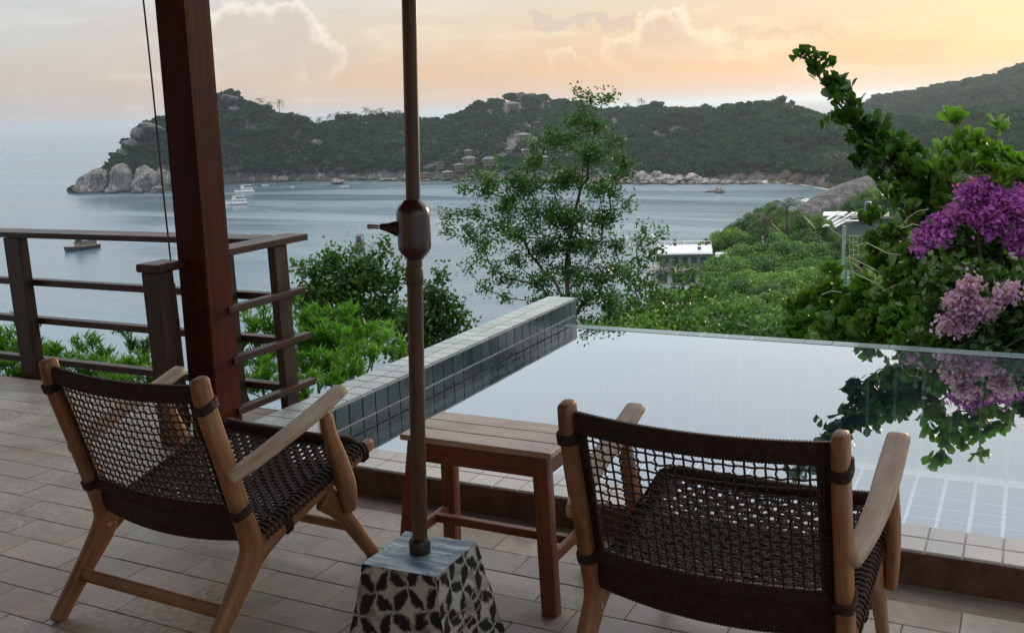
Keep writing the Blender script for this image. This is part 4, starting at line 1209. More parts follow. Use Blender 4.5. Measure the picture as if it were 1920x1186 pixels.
house(962, 200, 30, 'white house just below the hilltop villa', M_roofg, 1)
house(982, 264, 34, 'two-storey white villa with grey roofs halfway down the hill', M_roofg, 2)
house(955, 286, 16, 'small grey-roofed house left below the white villa', M_roofg, 1)
house(985, 287, 18, 'small grey-roofed house directly below the white villa', M_roofg, 1)
house(878, 288, 17, 'narrow upper house above the wide grey roof', M_roofg, 2)
house(881, 303, 32, 'wide grey-roofed house above the waterside cluster', M_roofg, 1)
house(918, 303, 34, 'long low grey-roofed house right of the wide one', M_roofg, 1, deep=.4)
house(826, 310, 16, 'small dim house at the left of the waterside cluster', M_roofb, 1)
house(862, 315, 24, 'pale gabled house in the middle of the waterside cluster', M_roofg, 1)
house(840, 328, 26, 'grey-roofed house close to the water', M_roofg, 1)
house(797, 331, 28, 'brown-roofed house at the water just right of the umbrella pole', M_roofb, 1)
house(912, 328, 18, 'small house above the rocks left of the fine-leaved tree', M_roofb, 1)
house(965, 330, 22, 'brown house seen through the left of the fine-leaved tree', M_roofb, 1)
house(1020, 300, 18, 'pale roof seen through the fine-leaved tree', M_roofg, 1)
house(1062, 298, 20, 'pale house seen through the upper fine-leaved tree', M_roofg, 1)
house(1112, 250, 20, 'red-brown house high on the slope behind the fine-leaved tree', M_roofb, 2)
house(1010, 332, 22, 'low brown house near the water behind the fine-leaved tree', M_roofb, 1)

# ---- beach with huts
V = []; F = []
bz = [(1405, 345, 1400, 339), (1430, 343, 1430, 337), (1460, 343, 1460, 337), (1500, 347, 1500, 339), (1530, 352, 1535, 342), (1555, 358, 1562, 346), (1580, 372, 1600, 352)]
for a in bz:
    w0 = atz(a[0], a[1], SEA-.05); w1 = atz(a[2], a[3], SEA+1.1); V += [tuple(w0), tuple(w1)]
# ground behind the sand continues gently upward
for i in range(len(bz)-1): F.append((2*i, 2*i+2, 2*i+3, 2*i+1))
o_ = put('beach', npmesh('beach', V, F, M_sand, True)); tag(o_, kind='structure')
def hut(px, py, wpx, hpx, label):
    p_ = atz(px, py, SEA+1.0); r_ = math.hypot(p_.x, p_.y); w_ = wpx/FPX*r_; h_ = hpx/FPX*r_
    t_ = empty('beach_hut', p_, rnd.uniform(-.4, .4)); tag(t_, label, 'beach hut', 'thatched huts behind the beach')
    m_ = MB(); m_.box((-w_*.36, -w_*.3, -.5), (w_*.36, w_*.3, h_*.42), .02); m_.build('wall', M_deckw, t_)
    m_ = MB(); V = [(-w_*.5, -w_*.42, h_*.38), (w_*.5, -w_*.42, h_*.38), (w_*.5, w_*.42, h_*.38), (-w_*.5, w_*.42, h_*.38), (-w_*.15, 0, h_), (w_*.15, 0, h_)]
    m_.add(V, [(0, 1, 5, 4), (1, 2, 5), (2, 3, 4, 5), (3, 0, 4), (3, 2, 1, 0)], V); m_.build('roof', M_roofb, t_)
    m_ = MB(); m_.box((-w_*.1, -w_*.31, 0), (w_*.1, -w_*.295, h_*.33), .01); m_.build('door', M_glass, t_)
hut(1390, 340, 20, 15, 'grey thatched hut standing apart at the left end of the beach')
hut(1474, 340, 26, 20, 'steep-roofed thatched hut in the middle of the beach huts')
hut(1500, 342, 32, 16, 'wide thatched hut right of the steep-roofed one')
hut(1532, 346, 28, 14, 'brown thatched hut near the right end of the beach')
hut(1446, 340, 18, 11, 'low thatched hut left of the steep-roofed one')

# ---- boats
def hull(L_, B_, D_, sheer=.35, mat=M_hullw, t_=None, stripe=None):
    V = []; n_ = 14; S = []
    for i in range(n_+1):
        u_ = i/n_; x = -L_/2+L_*u_; b_ = B_/2*(1-max(0, (u_-.55)/.45)**2.2)*(.86+.14*min(1, u_*5)); zt = D_*(1+sheer*max(0, (u_-.35)/.65)**2+.1*(1-u_)**3); bow = max(0, u_-.8)*L_*.25
        S.append([(x+bow, -b_, zt), (x+bow*.7, -b_*.86, D_*.35), (x, -b_*.45, -.35), (x, 0, -.5), (x, b_*.45, -.35), (x+bow*.7, b_*.86, D_*.35), (x+bow, b_, zt)])
    m_ = MB(); V = [p_ for s in S for p_ in s]; F = []
    for i in range(n_):
        for k in range(6): F.append((i*7+k, i*7+k+1, (i+1)*7+k+1, (i+1)*7+k))
        F.append((i*7+6, i*7, (i+1)*7, (i+1)*7+6))
    F.append((6, 5, 4, 3, 2, 1, 0)); m_.add(V, F, V); m_.build('hull', mat, t_, 50)
def boat(px, py, L_, heading, label, group, style, B_=None):
    p_ = atz(px, py, SEA); a0 = math.atan2(ray(px, py).x, ray(px, py).y)
    t_ = empty('boat', (p_.x, p_.y, SEA+.1), -a0+heading); tag(t_, label, 'boat', group); B_ = B_ or L_*.26
    if style == 'skiff':
        hull(L_, B_, .6, .5, M_hullw, t_); m_ = MB(); m_.box((-.5, -B_*.3, .4), (.3, B_*.3, .9), .02); m_.build('seat', M_deckw, t_); return t_
    dark = style == 'dark'; hm = M_hulld if dark else M_hullw
    D_ = L_*.085; hull(L_, B_, D_, .7, hm, t_)
    if style == 'red':
        m_ = MB(); m_.box((-L_*.49, -B_*.44, D_*.40), (L_*.30, B_*.44, D_*.55), .01); m_.build('hull_stripe', M_hullr, t_)
    m_ = MB(); m_.box((-L_*.40, -B_*.36, D_), (L_*.18, B_*.36, D_+2.0), .04); m_.build('cabin', M_deckw if style == 'dark' else M_hullw, t_)
    nw = 6
    for k in range(nw):
        for s in (-1, 1):
            x = -L_*.37+L_*.52*(k+.5)/nw; y0 = s*B_*.36
            m_ = MB(); m_.box((x-L_*.03, min(y0-.03, y0+.03), D_+.75), (x+L_*.03, max(y0-.03, y0+.03), D_+1.5), .005); m_.build('window', M_glass, t_)
    m_ = MB(); m_.box((-L_*.46, -B_*.42, D_+2.002), (L_*.22, B_*.42, D_+2.12), .02); m_.build('upper_deck', hm if dark else M_white, t_)
    m_ = MB(); m_.box((L_*.02, -B_*.24, D_+2.122), (L_*.16, B_*.24, D_+3.9), .03); m_.build('wheelhouse', hm if dark else M_hullw, t_)
    m_ = MB(); m_.box((L_*.155, -B_*.20, D_+2.9), (L_*.165, B_*.20, D_+3.6), .005); m_.build('windscreen', M_glass, t_)
    m_ = MB(); m_.box((-L_*.38, -B_*.36, D_+4.0), (L_*.18, B_*.36, D_+4.1), .02); m_.build('awning', M_hulld if dark else M_white, t_)
    m_ = MB()
    for k in range(5):
        for s in (-1, 1):
            x = -L_*.37+L_*.45*k/4; m_.box((x-.04, s*B_*.34-.04, D_+2.122), (x+.04, s*B_*.34+.04, D_+3.998), .005)
    m_.build('awning_frame', M_metal, t_)
    m_ = MB(); m_.tube([Vector((L_*.08, 0, D_+4.1)), Vector((L_*.07, 0, D_+4.1+L_*.17))], .06, 6); m_.build('mast', M_metal, t_)
    if dark:
        m_ = MB(); m_.tube([Vector((-L_*.35, 0, D_+2.1)), Vector((-L_*.42, 0, D_+2.1+L_*.42))], .08, 6); m_.tube([Vector((-L_*.42, 0, D_+2.1+L_*.42)), Vector((-L_*.30, 0, D_+2.1+L_*.22))], .06, 6); m_.build('derrick', M_metal, t_)
    m_ = MB()
    for s in (-1, 1):
        P = [Vector((L_*(.2+.28*k/6), s*B_/2*(1-max(0, (.7+.28*k/6-.55)/.45)**2.2)*.95, D_*(1+.7*max(0, (.7+.28*k/6-.35)/.65)**2)+.8)) for k in range(7)]
        m_.tube(P, .03, 5)
        for p in P[::2]: m_.tube([p, p-Vector((0, 0, .8))], .025, 4)
    m_.build('bow_rail', M_metal, t_)
    return t_
GBt = 'boats in the bay'
boat(459, 361, 13.5, math.pi-.25, 'white two-deck tour boat nearest the rocks, bow to the left', GBt, 'white')
boat(444, 384, 13.5, math.pi-.15, 'white tour boat with a red stripe and long awning, just right of the column', GBt, 'red')
boat(498, 348, 5, math.pi, 'small white skiff beyond the two tour boats', GBt, 'skiff')
boat(155, 468, 15, math.pi+.55, 'dark cargo boat with a derrick, seen through the left railing', GBt, 'dark')
boat(675, 468, 13, -math.pi/2-.1, 'dark boat seen stern-on above the fine-leaved bush', GBt, 'dark', 3.6)
boat(548, 351, 3, .2, 'tiny pale dinghy near the far shore', GBt, 'skiff')
boat(646, 350, 6, .1, 'long low pale skiff moored near the far shore', GBt, 'skiff')
# ------------------------------------------------------------------ near hillside
HAZE_D = 0.00010
PXA = [(-700, 70), (0, 70), (700, 72), (1000, 80), (1150, 95), (1230, 150), (1340, 205), (1450, 235), (1520, 300), (1600, 430), (1700, 560), (2900, 600)]
PXA_az = [az_el(p_, 250)[0] for p_, r_ in PXA]
def slope_z(a, r_):
    re_ = float(np.interp(a, PXA_az, [r for p_, r in PXA])); t = (r_-4.5)/(re_-4.5)
    left = float(np.interp(a, [az_el(1000, 250)[0], az_el(1300, 250)[0]], [1, 0]))
    zr = float(np.interp(r_, [4.5, 8, 15, 25, 50, 100, 150, 200, 250, 300, 400, 500, 600], [-1.9, -3, -5.5, -9, -15, -20, -23, -27.5, -33, -34, -37, -42, -49]))-(0 if t < .80 else (t-.80)/.2*26)
    zr += float(np.interp(a, [az_el(1650, 250)[0], az_el(1950, 250)[0]], [0, 1]))*float(np.interp(r_, [60, 200, 300, 450], [0, 6, 9, 2]))
    zl = -1.0-48*max(0, t)**.62
    return zl*left+zr*(1-left)
rs = [4.4, 5, 5.6, 6.4, 7.2, 8.4, 10, 12, 15, 20, 27, 36, 48, 62, 80, 100, 125, 150, 180, 215, 250, 300, 350, 400, 450, 510, 580, 640]
A = np.linspace(az_el(-650, 250)[0], az_el(2800, 250)[0], 120); V = []
for r_ in rs:
    for a in A:
        z_ = slope_z(a, r_)+(fbm(r_*math.sin(a), r_*math.cos(a), 25)*1.2 if r_ > 20 else 0)
        if r_ < 8.5 and -3.1 < r_*math.sin(a): z_ = min(z_, -1.7)
        V.append((r_*math.sin(a), r_*math.cos(a), z_))
w = len(A); F = [(i*w+j, (i+1)*w+j, (i+1)*w+j+1, i*w+j+1) for i in range(len(rs)-1) for j in range(w-1)]
tag(put('hillside', npmesh('hillside', V, F, M_soil, True)), kind='structure')

# ------------------------------------------------------------------ generic plants
TPL = {
 'obov': ([(0, 0, 0), (.25, 0, -.01), (.55, 0, -.02), (.82, 0, -.03), (1, 0, -.05), (.25, -.12, .02), (.55, -.25, .05), (.84, -.24, .04), (.25, .12, .02), (.55, .25, .05), (.84, .24, .04)],
          [(0, 1, 5), (1, 2, 6, 5), (2, 3, 7, 6), (3, 4, 7), (0, 8, 1), (1, 8, 9, 2), (2, 9, 10, 3), (3, 10, 4)]),
 'lance': ([(0, 0, 0), (.5, 0, -.03), (1, 0, -.12), (.35, -.10, .02), (.35, .10, .02)], [(0, 1, 3), (1, 2, 3), (0, 4, 1), (1, 4, 2)]),
}
def leaves(P, D, Nn, L_, kind, wid=1.0, r_=rng):
    """leaves from base points P growing along D with face normal near Nn"""
    P = np.asarray(P); D = np.asarray(D); D = D/(np.linalg.norm(D, axis=1)[:, None]+1e-9)
    Nn = Nn-D*np.sum(Nn*D, axis=1)[:, None]; Nn = Nn/(np.linalg.norm(Nn, axis=1)[:, None]+1e-9); S = np.cross(D, Nn)
    tv, tf = TPL[kind]; tv = np.array(tv); n_ = len(P); L_ = np.asarray(L_)[:, None, None]
    bend = r_.uniform(.3, 1.6, (n_, 1, 1))
    V = P[:, None, :]+L_*(D[:, None, :]*tv[None, :, 0:1]+S[:, None, :]*tv[None, :, 1:2]*wid+Nn[:, None, :]*tv[None, :, 2:3]*bend*2)
    k = len(tv); Fs = []
    base_ = np.arange(n_)*k
    tris = [f for f in tf if len(f) == 3]; quads = [f for f in tf if len(f) == 4]
    T = [(f[0], f[1], f[2]) for f in tris]+[t for f in quads for t in ((f[0], f[1], f[2]), (f[0], f[2], f[3]))]
    F = (base_[:, None, None]+np.array(T)[None]).reshape(-1, 3)
    return V.reshape(-1, 3), F
def grow(roots, tips, step=.18, tipr=.004, jit=.03, rs_=1, bias=.35, power=2.3, maxr=.2, droop=0.):
    """connects tips to roots by a branching skeleton; returns an MB of limbs"""
    r_ = random.Random(rs_); pos = [np.array(p_, float) for p_ in roots]; par = [i-1 if i else -1 for i in range(len(roots))]; pl = [0.]
    for i in range(1, len(roots)): pl.append(pl[-1]+np.linalg.norm(pos[i]-pos[i-1]))
    root0 = pos[0]; order = sorted(range(len(tips)), key=lambda i: np.linalg.norm(np.array(tips[i])-root0))
    tipn = []
    for i in order:
        t = np.array(tips[i], float); A_ = np.array(pos); d = np.linalg.norm(A_-t, axis=1)
        cost = d+bias*np.array(pl)+np.where(A_[:, 2] > t[2]+.05, (A_[:, 2]-t[2])*.8, 0)
        j = int(np.argmin(cost)); a = pos[j]; n_ = max(1, int(d[j]/step)); prev = j
        for k in range(1, n_+1):
            u_ = k/n_; p_ = a+(t-a)*u_; p_ = p_+np.array([0, 0, -droop*math.sin(u_*math.pi)*d[j]])
            if k < n_: p_ = p_+np.array([r_.gauss(0, jit), r_.gauss(0, jit), r_.gauss(0, jit)])*min(1, d[j])
            pos.append(p_); par.append(prev); pl.append(pl[prev]+d[j]/n_); prev = len(pos)-1
        tipn.append((prev, i))
    n_ = len(pos); rad = [0.]*n_; kids = [[] for _ in range(n_)]
    for i in range(n_):
        if par[i] >= 0: kids[par[i]].append(i)
    for i in range(n_-1, -1, -1):
        rad[i] = min(maxr, max(tipr, sum(rad[k]**power for k in kids[i])**(1/power)*1.003)) if kids[i] else tipr
    m_ = MB()
    # chains
    done = set()
    def chain(i):
        c_ = [i]
        while kids[c_[-1]]:
            k = max(kids[c_[-1]], key=lambda q_: rad[q_]); c_.append(k)
        return c_
    stack = [0]
    while stack:
        i = stack.pop(); c_ = chain(i)
        for q_ in c_:
            if kids[q_]:
                b_ = max(kids[q_], key=lambda z_: rad[z_])
                stack += [z_ for z_ in kids[q_] if z_ != b_]
        pts = ([pos[par[i]]] if par[i] >= 0 else [])+[pos[q_] for q_ in c_]
        rr_ = ([rad[i]] if par[i] >= 0 else [])+[rad[q_] for q_ in c_]
        if len(pts) > 1: m_.sweep([tuple(p_) for p_ in pts], rr_, rr_, n=5 if rr_[0] < .02 else 7, sq=1, cap=0)
    dirs = {}
    for k, i in tipn:
        p_ = par[k] if par[k] >= 0 else k; d = pos[k]-pos[p_]; dirs[i] = d/(np.linalg.norm(d)+1e-9)
    return m_, np.array([dirs[i] for i in range(len(tips))])
def blob_tips(blobs, per_m, seed, depth=.6, zs=1.):
    """blobs: (px, py, radius px, distance); tips spread through the volume"""
    r_ = np.random.default_rng(seed); out = []
    for b_ in blobs:
        px, py, rp, d = b_[:4]; R_ = rp/FPX*d; c_ = np.array(at(px, py, d)); n_ = max(2, int(per_m*R_**2*3+1)*1)
        q_ = r_.normal(size=(n_, 3)); q_ /= np.linalg.norm(q_, axis=1)[:, None]; q_ *= (r_.uniform(0, 1, (n_, 1))**.42)*R_
        q_[:, 2] *= zs; out += (c_+q_*np.array([1, 1, 1])).tolist()
    return np.array(out)
def plant(name, label, cat, group, roots, blobs, per_m, seed, leaf_n, leaf_L, spread, kind='quad', mat=None, wid=.7, tipr=.003, jit=.03, step=.18, up=.6, zs=1., bark=None, maxr=.12, droop=0., bias=.35, parts_leaf=0, stem_name='trunk', dist_leaf=True):
    """one woody plant: limbs to every tip, foliage round the tips"""
    tips = blob_tips(blobs, per_m, seed, zs=zs); base_ = np.array(roots[0], float)
    limb, dirs = grow(roots, tips, step, tipr, jit, seed, bias, maxr=maxr, droop=droop)
    t = empty(name, tuple(base_)); tag(t, label, cat, group)
    o_ = limb.build(stem_name, bark or M_bark, None, 60); o_.parent = t; o_.matrix_parent_inverse = Matrix.Translation(-Vector(base_))
    r_ = np.random.default_rng(seed+99); n_ = len(tips)
    if kind == 'quad':
        P = np.repeat(tips, leaf_n, axis=0)+r_.normal(size=(n_*leaf_n, 3))*spread-np.repeat(dirs, leaf_n, axis=0)*r_.uniform(0, 1, (n_*leaf_n, 1))*spread*2.2
        nrm = r_.normal(size=P.shape)*.75+np.array([0, 0, up]); nrm /= np.linalg.norm(nrm, axis=1)[:, None]
        V, F = leaf_quads(P, nrm, r_, leaf_L, leaf_L*wid, .12); T = None
        me = npmesh('foliage', V-base_, F, mat)
    else:
        D0 = np.repeat(dirs, leaf_n, axis=0)*.55+np.array([0, 0, up]); m_ = n_*leaf_n
        az = r_.uniform(0, 6.283, m_); el_ = r_.uniform(-.15, 1.0, m_)
        q_ = np.stack([np.cos(az)*np.cos(el_), np.sin(az)*np.cos(el_), np.sin(el_)], axis=1)
        D = q_+D0*.8; D /= np.linalg.norm(D, axis=1)[:, None]
        back = r_.uniform(0, 1, (m_, 1))**1.5*spread*2.0
        P = np.repeat(tips, leaf_n, axis=0)-np.repeat(dirs, leaf_n, axis=0)*back+r_.normal(size=(m_, 3))*spread*.12+D*leaf_L*.1
        Nn = np.array([0, 0, 1.0])+r_.normal(size=(m_, 3))*.35
        LL = leaf_L*r_.uniform(.55, 1.15, m_)
        if parts_leaf:
            # the leaves that stand out singly become parts, one mesh shared by all
            px_ = np.array([topx(p_)[:2] for p_ in P]); dist_ = np.linalg.norm(P, axis=1)
            sc_ = -dist_+LL*12+np.where((px_[:, 0] < 1900) & (px_[:, 1] > 40), 0, -9)
            pick = np.argsort(-sc_)[:parts_leaf]; keep = np.ones(m_, bool); keep[pick] = False
            Dp, Np = D[pick], Nn[pick]; tv, tf = TPL[kind]
            lm = []
            for v_ in range(3):
                me1 = bpy.data.meshes.new('leaf'); me1.from_pydata([(x, y*wid*(1+.12*v_), z_*(1.2+v_)) for x, y, z_ in tv], [], tf); me1.materials.append(mat); lm.append(me1)
            for q2, i in enumerate(pick):
                d = Vector(D[i]); nn = Vector(Nn[i]); nn = (nn-d*nn.dot(d)).normalized(); s_ = nn.cross(d)
                ob = bpy.data.objects.new('leaf', lm[q2 % 3]); col.objects.link(ob); ob.parent = t
                L1 = float(LL[i]); pl_ = Vector(P[i])-Vector(base_)
                ob.matrix_local = Matrix(((d.x*L1, s_.x*L1, nn.x*L1, pl_.x), (d.y*L1, s_.y*L1, nn.y*L1, pl_.y), (d.z*L1, s_.z*L1, nn.z*L1, pl_.z), (0, 0, 0, 1)))
            P, D, Nn, LL = P[keep], D[keep], Nn[keep], LL[keep]
        V, F = leaves(P, D, Nn, LL, kind, wid, r_)
        me = npmesh('foliage', V-base_, F, mat)
    fo = put('foliage', me, None, t)
    if parts_leaf: tag(fo, kind='stuff')
    return t

# the fine-leaved tree standing just past the end of the pool wall
T = 13.6
blobs = [(1100, 185, 20, T), (1092, 168, 8, T), (1140, 187, 15, T), (1152, 176, 7, T), (1080, 225, 28, T+.2), (1120, 230, 30, T), (1050, 262, 40, T), (1110, 285, 44, T-.3), (1150, 262, 20, T), (1165, 300, 26, T+.2),
 (1010, 300, 34, T+.3), (1060, 335, 55, T), (1130, 350, 42, T-.4), (985, 345, 44, T+.2), (925, 335, 26, T+.5), (890, 325, 16, T+.5), (905, 355, 24, T+.6), (950, 380, 42, T+.3), (1010, 395, 55, T-.2), (1075, 405, 60, T), (1135, 405, 36, T-.3), (868, 350, 16, T+.5),
 (822, 398, 9, T+.4), (850, 402, 16, T+.4), (885, 398, 22, T+.2), (930, 420, 34, T), (845, 432, 13, T+.2), (880, 440, 20, T), (915, 455, 26, T-.2), (975, 440, 38, T-.3), (1035, 455, 48, T), (1095, 460, 52, T-.2), (1150, 455, 30, T),
 (925, 500, 20, T-.3), (905, 540, 16, T-.4), (950, 520, 26, T-.3), (975, 485, 26, T-.2), (940, 555, 14, T-.5), (1005, 520, 34, T-.4), (1060, 510, 44, T), (1115, 515, 46, T-.2), (1155, 500, 34, T), (1020, 560, 34, T-.5), (1080, 560, 44, T-.4), (1140, 560, 44, T-.3), (1100, 610, 40, T-.5), (1050, 605, 26, T-.6), (1160, 605, 36, T-.6), (1010, 470, 26, T)]
z0 = slope_z(math.atan2(at(1080, 600, T).x, at(1080, 600, T).y), T)-.3
def rootpts(pts, zb):
    P = [np.array(at(*p_)) for p_ in pts]; b_ = P[0].copy(); b_[2] = zb; return [b_]+P
plant('fine_leaved_tree', 'tall fine-leaved tree with layered branches behind the far end of the pool wall', 'tree', None,
      rootpts([(1075, 640, T-.3), (1072, 600, T-.3), (1065, 560, T-.2), (1062, 500, T), (1070, 430, T), (1090, 350, T), (1098, 270, T)], z0), [(a, b_, c_*.92, d) for a, b_, c_, d in blobs]+[(838, 415, 10, T+.2), (870, 425, 16, T), (900, 480, 14, T), (880, 500, 8, T), (1175, 380, 16, T), (1190, 330, 10, T), (1150, 330, 20, T), (960, 330, 20, T), (940, 300, 10, T), (1000, 270, 14, T), (1040, 235, 12, T)], 98, 11, 32, .050, .056, mat=M_leaf_tree, wid=.62, up=.7, jit=.03, step=.16, maxr=.085, zs=.48, tipr=.0035, bias=.22)
T = 12.5
plant('sparse_tree', 'thin sparse tree with bare twigs between the fine-leaved tree and the white-roofed building', 'tree', None,
      rootpts([(1150, 640, T), (1155, 600, T), (1165, 550, T)], z0), [(1195, 420, 10, T), (1190, 450, 16, T), (1212, 435, 11, T), (1215, 465, 14, T), (1238, 440, 7, T), (1248, 432, 5, T), (1200, 490, 24, T), (1228, 480, 12, T), (1180, 520, 26, T), (1215, 530, 24, T), (1200, 570, 36, T), (1240, 560, 22, T), (1265, 520, 13, T), (1282, 535, 13, T), (1300, 505, 8, T), (1308, 530, 9, T), (1330, 520, 9, T), (1285, 500, 9, T), (1262, 492, 8, T), (1320, 545, 14, T), (1290, 555, 18, T), (1250, 598, 34, T), (1240, 500, 8, T)],
      120, 12, 18, .055, .06, mat=M_leaf_tree, wid=.65, up=.3, maxr=.04, tipr=.003, bias=.15)

# the dark bush in front of the bay, left of the pool wall
T = 9.6
blobs = [(620, 470, 10, T), (612, 490, 16, T), (590, 500, 18, T), (566, 498, 9, T), (552, 493, 5, T), (648, 468, 8, T), (650, 500, 26, T), (600, 535, 34, T), (655, 545, 40, T), (690, 485, 22, T), (718, 468, 8, T), (714, 450, 4, T), (745, 492, 10, T), (700, 520, 32, T), (735, 525, 16, T), (600, 590, 46, T), (660, 600, 50, T), (720, 580, 38, T), (570, 560, 24, T)]
def gz(px, T): a = at(px, 600, T); return slope_z(math.atan2(a.x, a.y), T)-.1
plant('dark_bush', 'tall dark small-leaved bush in front of the bay, left of the umbrella pole', 'bush', 'bushes below the deck', rootpts([(660, 700, T), (660, 640, T)], gz(660, T)), blobs, 260, 21, 26, .050, .055, mat=M_leaf_tree, wid=.75, up=.4, maxr=.04, tipr=.003, zs=.9)
T = 10.2
blobs = [(822, 508, 6, T), (832, 518, 9, T), (812, 540, 16, T), (800, 560, 24, T), (830, 560, 16, T), (858, 568, 12, T), (868, 590, 14, T), (840, 600, 34, T), (790, 610, 36, T), (760, 600, 26, T), (800, 660, 40, T), (850, 630, 26, T), (750, 650, 30, T)]
plant('dark_bush', 'dark small-leaved bush directly right of the lower umbrella pole, against the sea', 'bush', 'bushes below the deck', rootpts([(810, 720, T), (810, 660, T)], gz(810, T)), blobs, 260, 22, 26, .050, .055, mat=M_leaf_tree, wid=.75, up=.4, maxr=.04, tipr=.003, zs=.9)

# bright narrow-leaved shrubs under the railing and along the pool wall
def lance(px, blobs, T, label, seed, mat=M_leaf_hedge, L_=.078, n_=22, per=330, grp='bright narrow-leaved shrubs below the deck'):
    return plant('narrow_leaved_shrub', label, 'shrub', grp, rootpts([(px, 760, T)], gz(px, T)), [(a, b_, c_, T+d) for a, b_, c_, d in blobs], per, seed, n_, L_, .06, kind='lance', mat=mat, wid=.95, up=.9, maxr=.02, tipr=.0022, step=.2, bark=M_bark, stem_name='stems')
lance(600, [(600, 630, 40, -.2), (640, 680, 40, -.4), (560, 660, 30, -.2), (620, 715, 24, -.8), (570, 600, 22, 0), (600, 590, 20, .2), (640, 600, 26, .2), (655, 582, 14, .3), (590, 640, 34, 0), (630, 650, 36, -.2), (600, 690, 34, -.5), (565, 690, 26, -.6), (640, 690, 26, -.5)], 7.4, 'brightest green shrub of long narrow leaves, right of the corner railing post', 31, per=420)
lance(700, [(680, 620, 24, 0), (715, 640, 26, .1), (745, 655, 18, .1), (690, 665, 26, -.3), (660, 690, 22, -.4), (660, 650, 28, 0), (730, 620, 16, .3)], 7.6, 'bright green narrow-leaved shrub against the raised pool wall', 32, per=420)
lance(570, [(575, 720, 20, 0), (605, 715, 14, 0), (560, 740, 20, -.1), (545, 715, 18, 0)], 5.9, 'small pale-edged shrub at the foot of the corner post by the wall', 33, L_=.08)
lance(470, [(480, 620, 26, 0), (520, 610, 24, 0), (500, 660, 30, 0), (480, 710, 30, -.3), (530, 720, 26, -.3), (450, 680, 20, 0), (465, 600, 12, 0), (455, 580, 6, .2), (500, 585, 14, .1), (515, 560, 12, .1), (530, 540, 10, .2), (545, 565, 14, 0), (540, 600, 22, 0), (470, 650, 26, 0), (500, 690, 30, -.2), (460, 720, 24, -.4), (520, 640, 24, 0), (535, 690, 20, -.2)], 6.9, 'narrow-leaved shrub seen between the red column and the corner post', 34)
lance(30, [(0, 660, 30, 0), (40, 700, 28, -.4), (80, 695, 26, -.3), (60, 660, 24, 0), (-20, 700, 24, -.3), (40, 590, 12, 0), (55, 578, 8, 0), (20, 630, 20, 0), (60, 625, 22, 0), (-10, 640, 20, 0), (30, 670, 26, -.2), (80, 660, 24, -.2), (0, 690, 22, -.3)], 8.1, 'leafy shrub at the far left behind the railing', 35)
lance(150, [(100, 690, 26, -.2), (160, 700, 26, -.3), (210, 700, 24, -.3), (190, 670, 20, -.1), (150, 650, 14, 0), (172, 632, 8, 0), (180, 650, 12, 0), (140, 675, 20, -.2), (110, 660, 18, 0), (170, 690, 22, -.3), (205, 690, 18, -.3), (120, 700, 20, -.4)], 7.8, 'leafy shrub right of the left railing post', 36)
lance(255, [(240, 632, 8, 0), (262, 640, 14, 0), (275, 660, 14, 0), (250, 655, 12, 0), (228, 622, 5, .2)], 8.3, 'darker upright shrub beside the newel post, leaves against the sea', 37, mat=M_leaf_tree, L_=.08)
lance(250, [(250, 680, 24, 0), (280, 700, 24, -.2), (210, 690, 22, -.1), (300, 715, 24, -.3), (230, 690, 18, 0), (262, 690, 20, 0), (285, 705, 16, -.1), (240, 715, 16, -.3), (300, 680, 14, 0), (205, 715, 16, -.3), (325, 700, 16, 0)], 7.0, 'low bright shrub behind the bottom rail left of the newel post', 38)
lance(-90, [(-60, 640, 40, 0), (-120, 650, 44, 0), (-80, 690, 40, -.2)], 8.1, 'leafy shrub mostly beyond the left edge of the photograph', 39)

# dark thicket beyond the far edge of the pool
thick = [(1120, 640, 40, 10.5, 1), (1200, 620, 44, 10.8, 2), (1290, 610, 46, 11.2, 3), (1380, 620, 44, 10.4, 4), (1460, 625, 42, 10.0, 5), (1180, 580, 34, 14, 6), (1270, 575, 36, 16, 7), (1360, 585, 40, 15, 8)]
where = ['at the left end of the dark thicket, beside the pool wall', 'beyond the pool edge, second in the thicket from the wall', 'beyond the pool edge below the grey building', 'beyond the middle of the pool edge', 'beyond the pool edge, left of the large-leaved tree', 'behind the thicket at the foot of the fine-leaved tree', 'behind the thicket below the pale building wall', 'behind the thicket below the round-topped trees']
for (px, py, rp, T, sd), wl in zip(thick, where):
    bl = [(px-rp*.7, py+8, rp*.7, T), (px+rp*.7, py+6, rp*.7, T), (px, py-4, rp*.8, T+.2), (px-rp*.3, py+30, rp, T-.2), (px+rp*.4, py+34, rp, T-.2), (px-rp*.9, py+36, rp*.8, T), (px+rp*1.0, py+36, rp*.8, T)]
    plant('dense_shrub', 'dense dark green shrub '+wl, 'shrub', 'thicket beyond the pool', rootpts([(px, py+70, T)], gz(px, T)-.5), bl, 110, 60+sd, 26, .060, .09, mat=M_leaf_big if sd % 3 == 0 else M_leaf_mid, wid=.7, up=.5, maxr=.04, zs=.8)

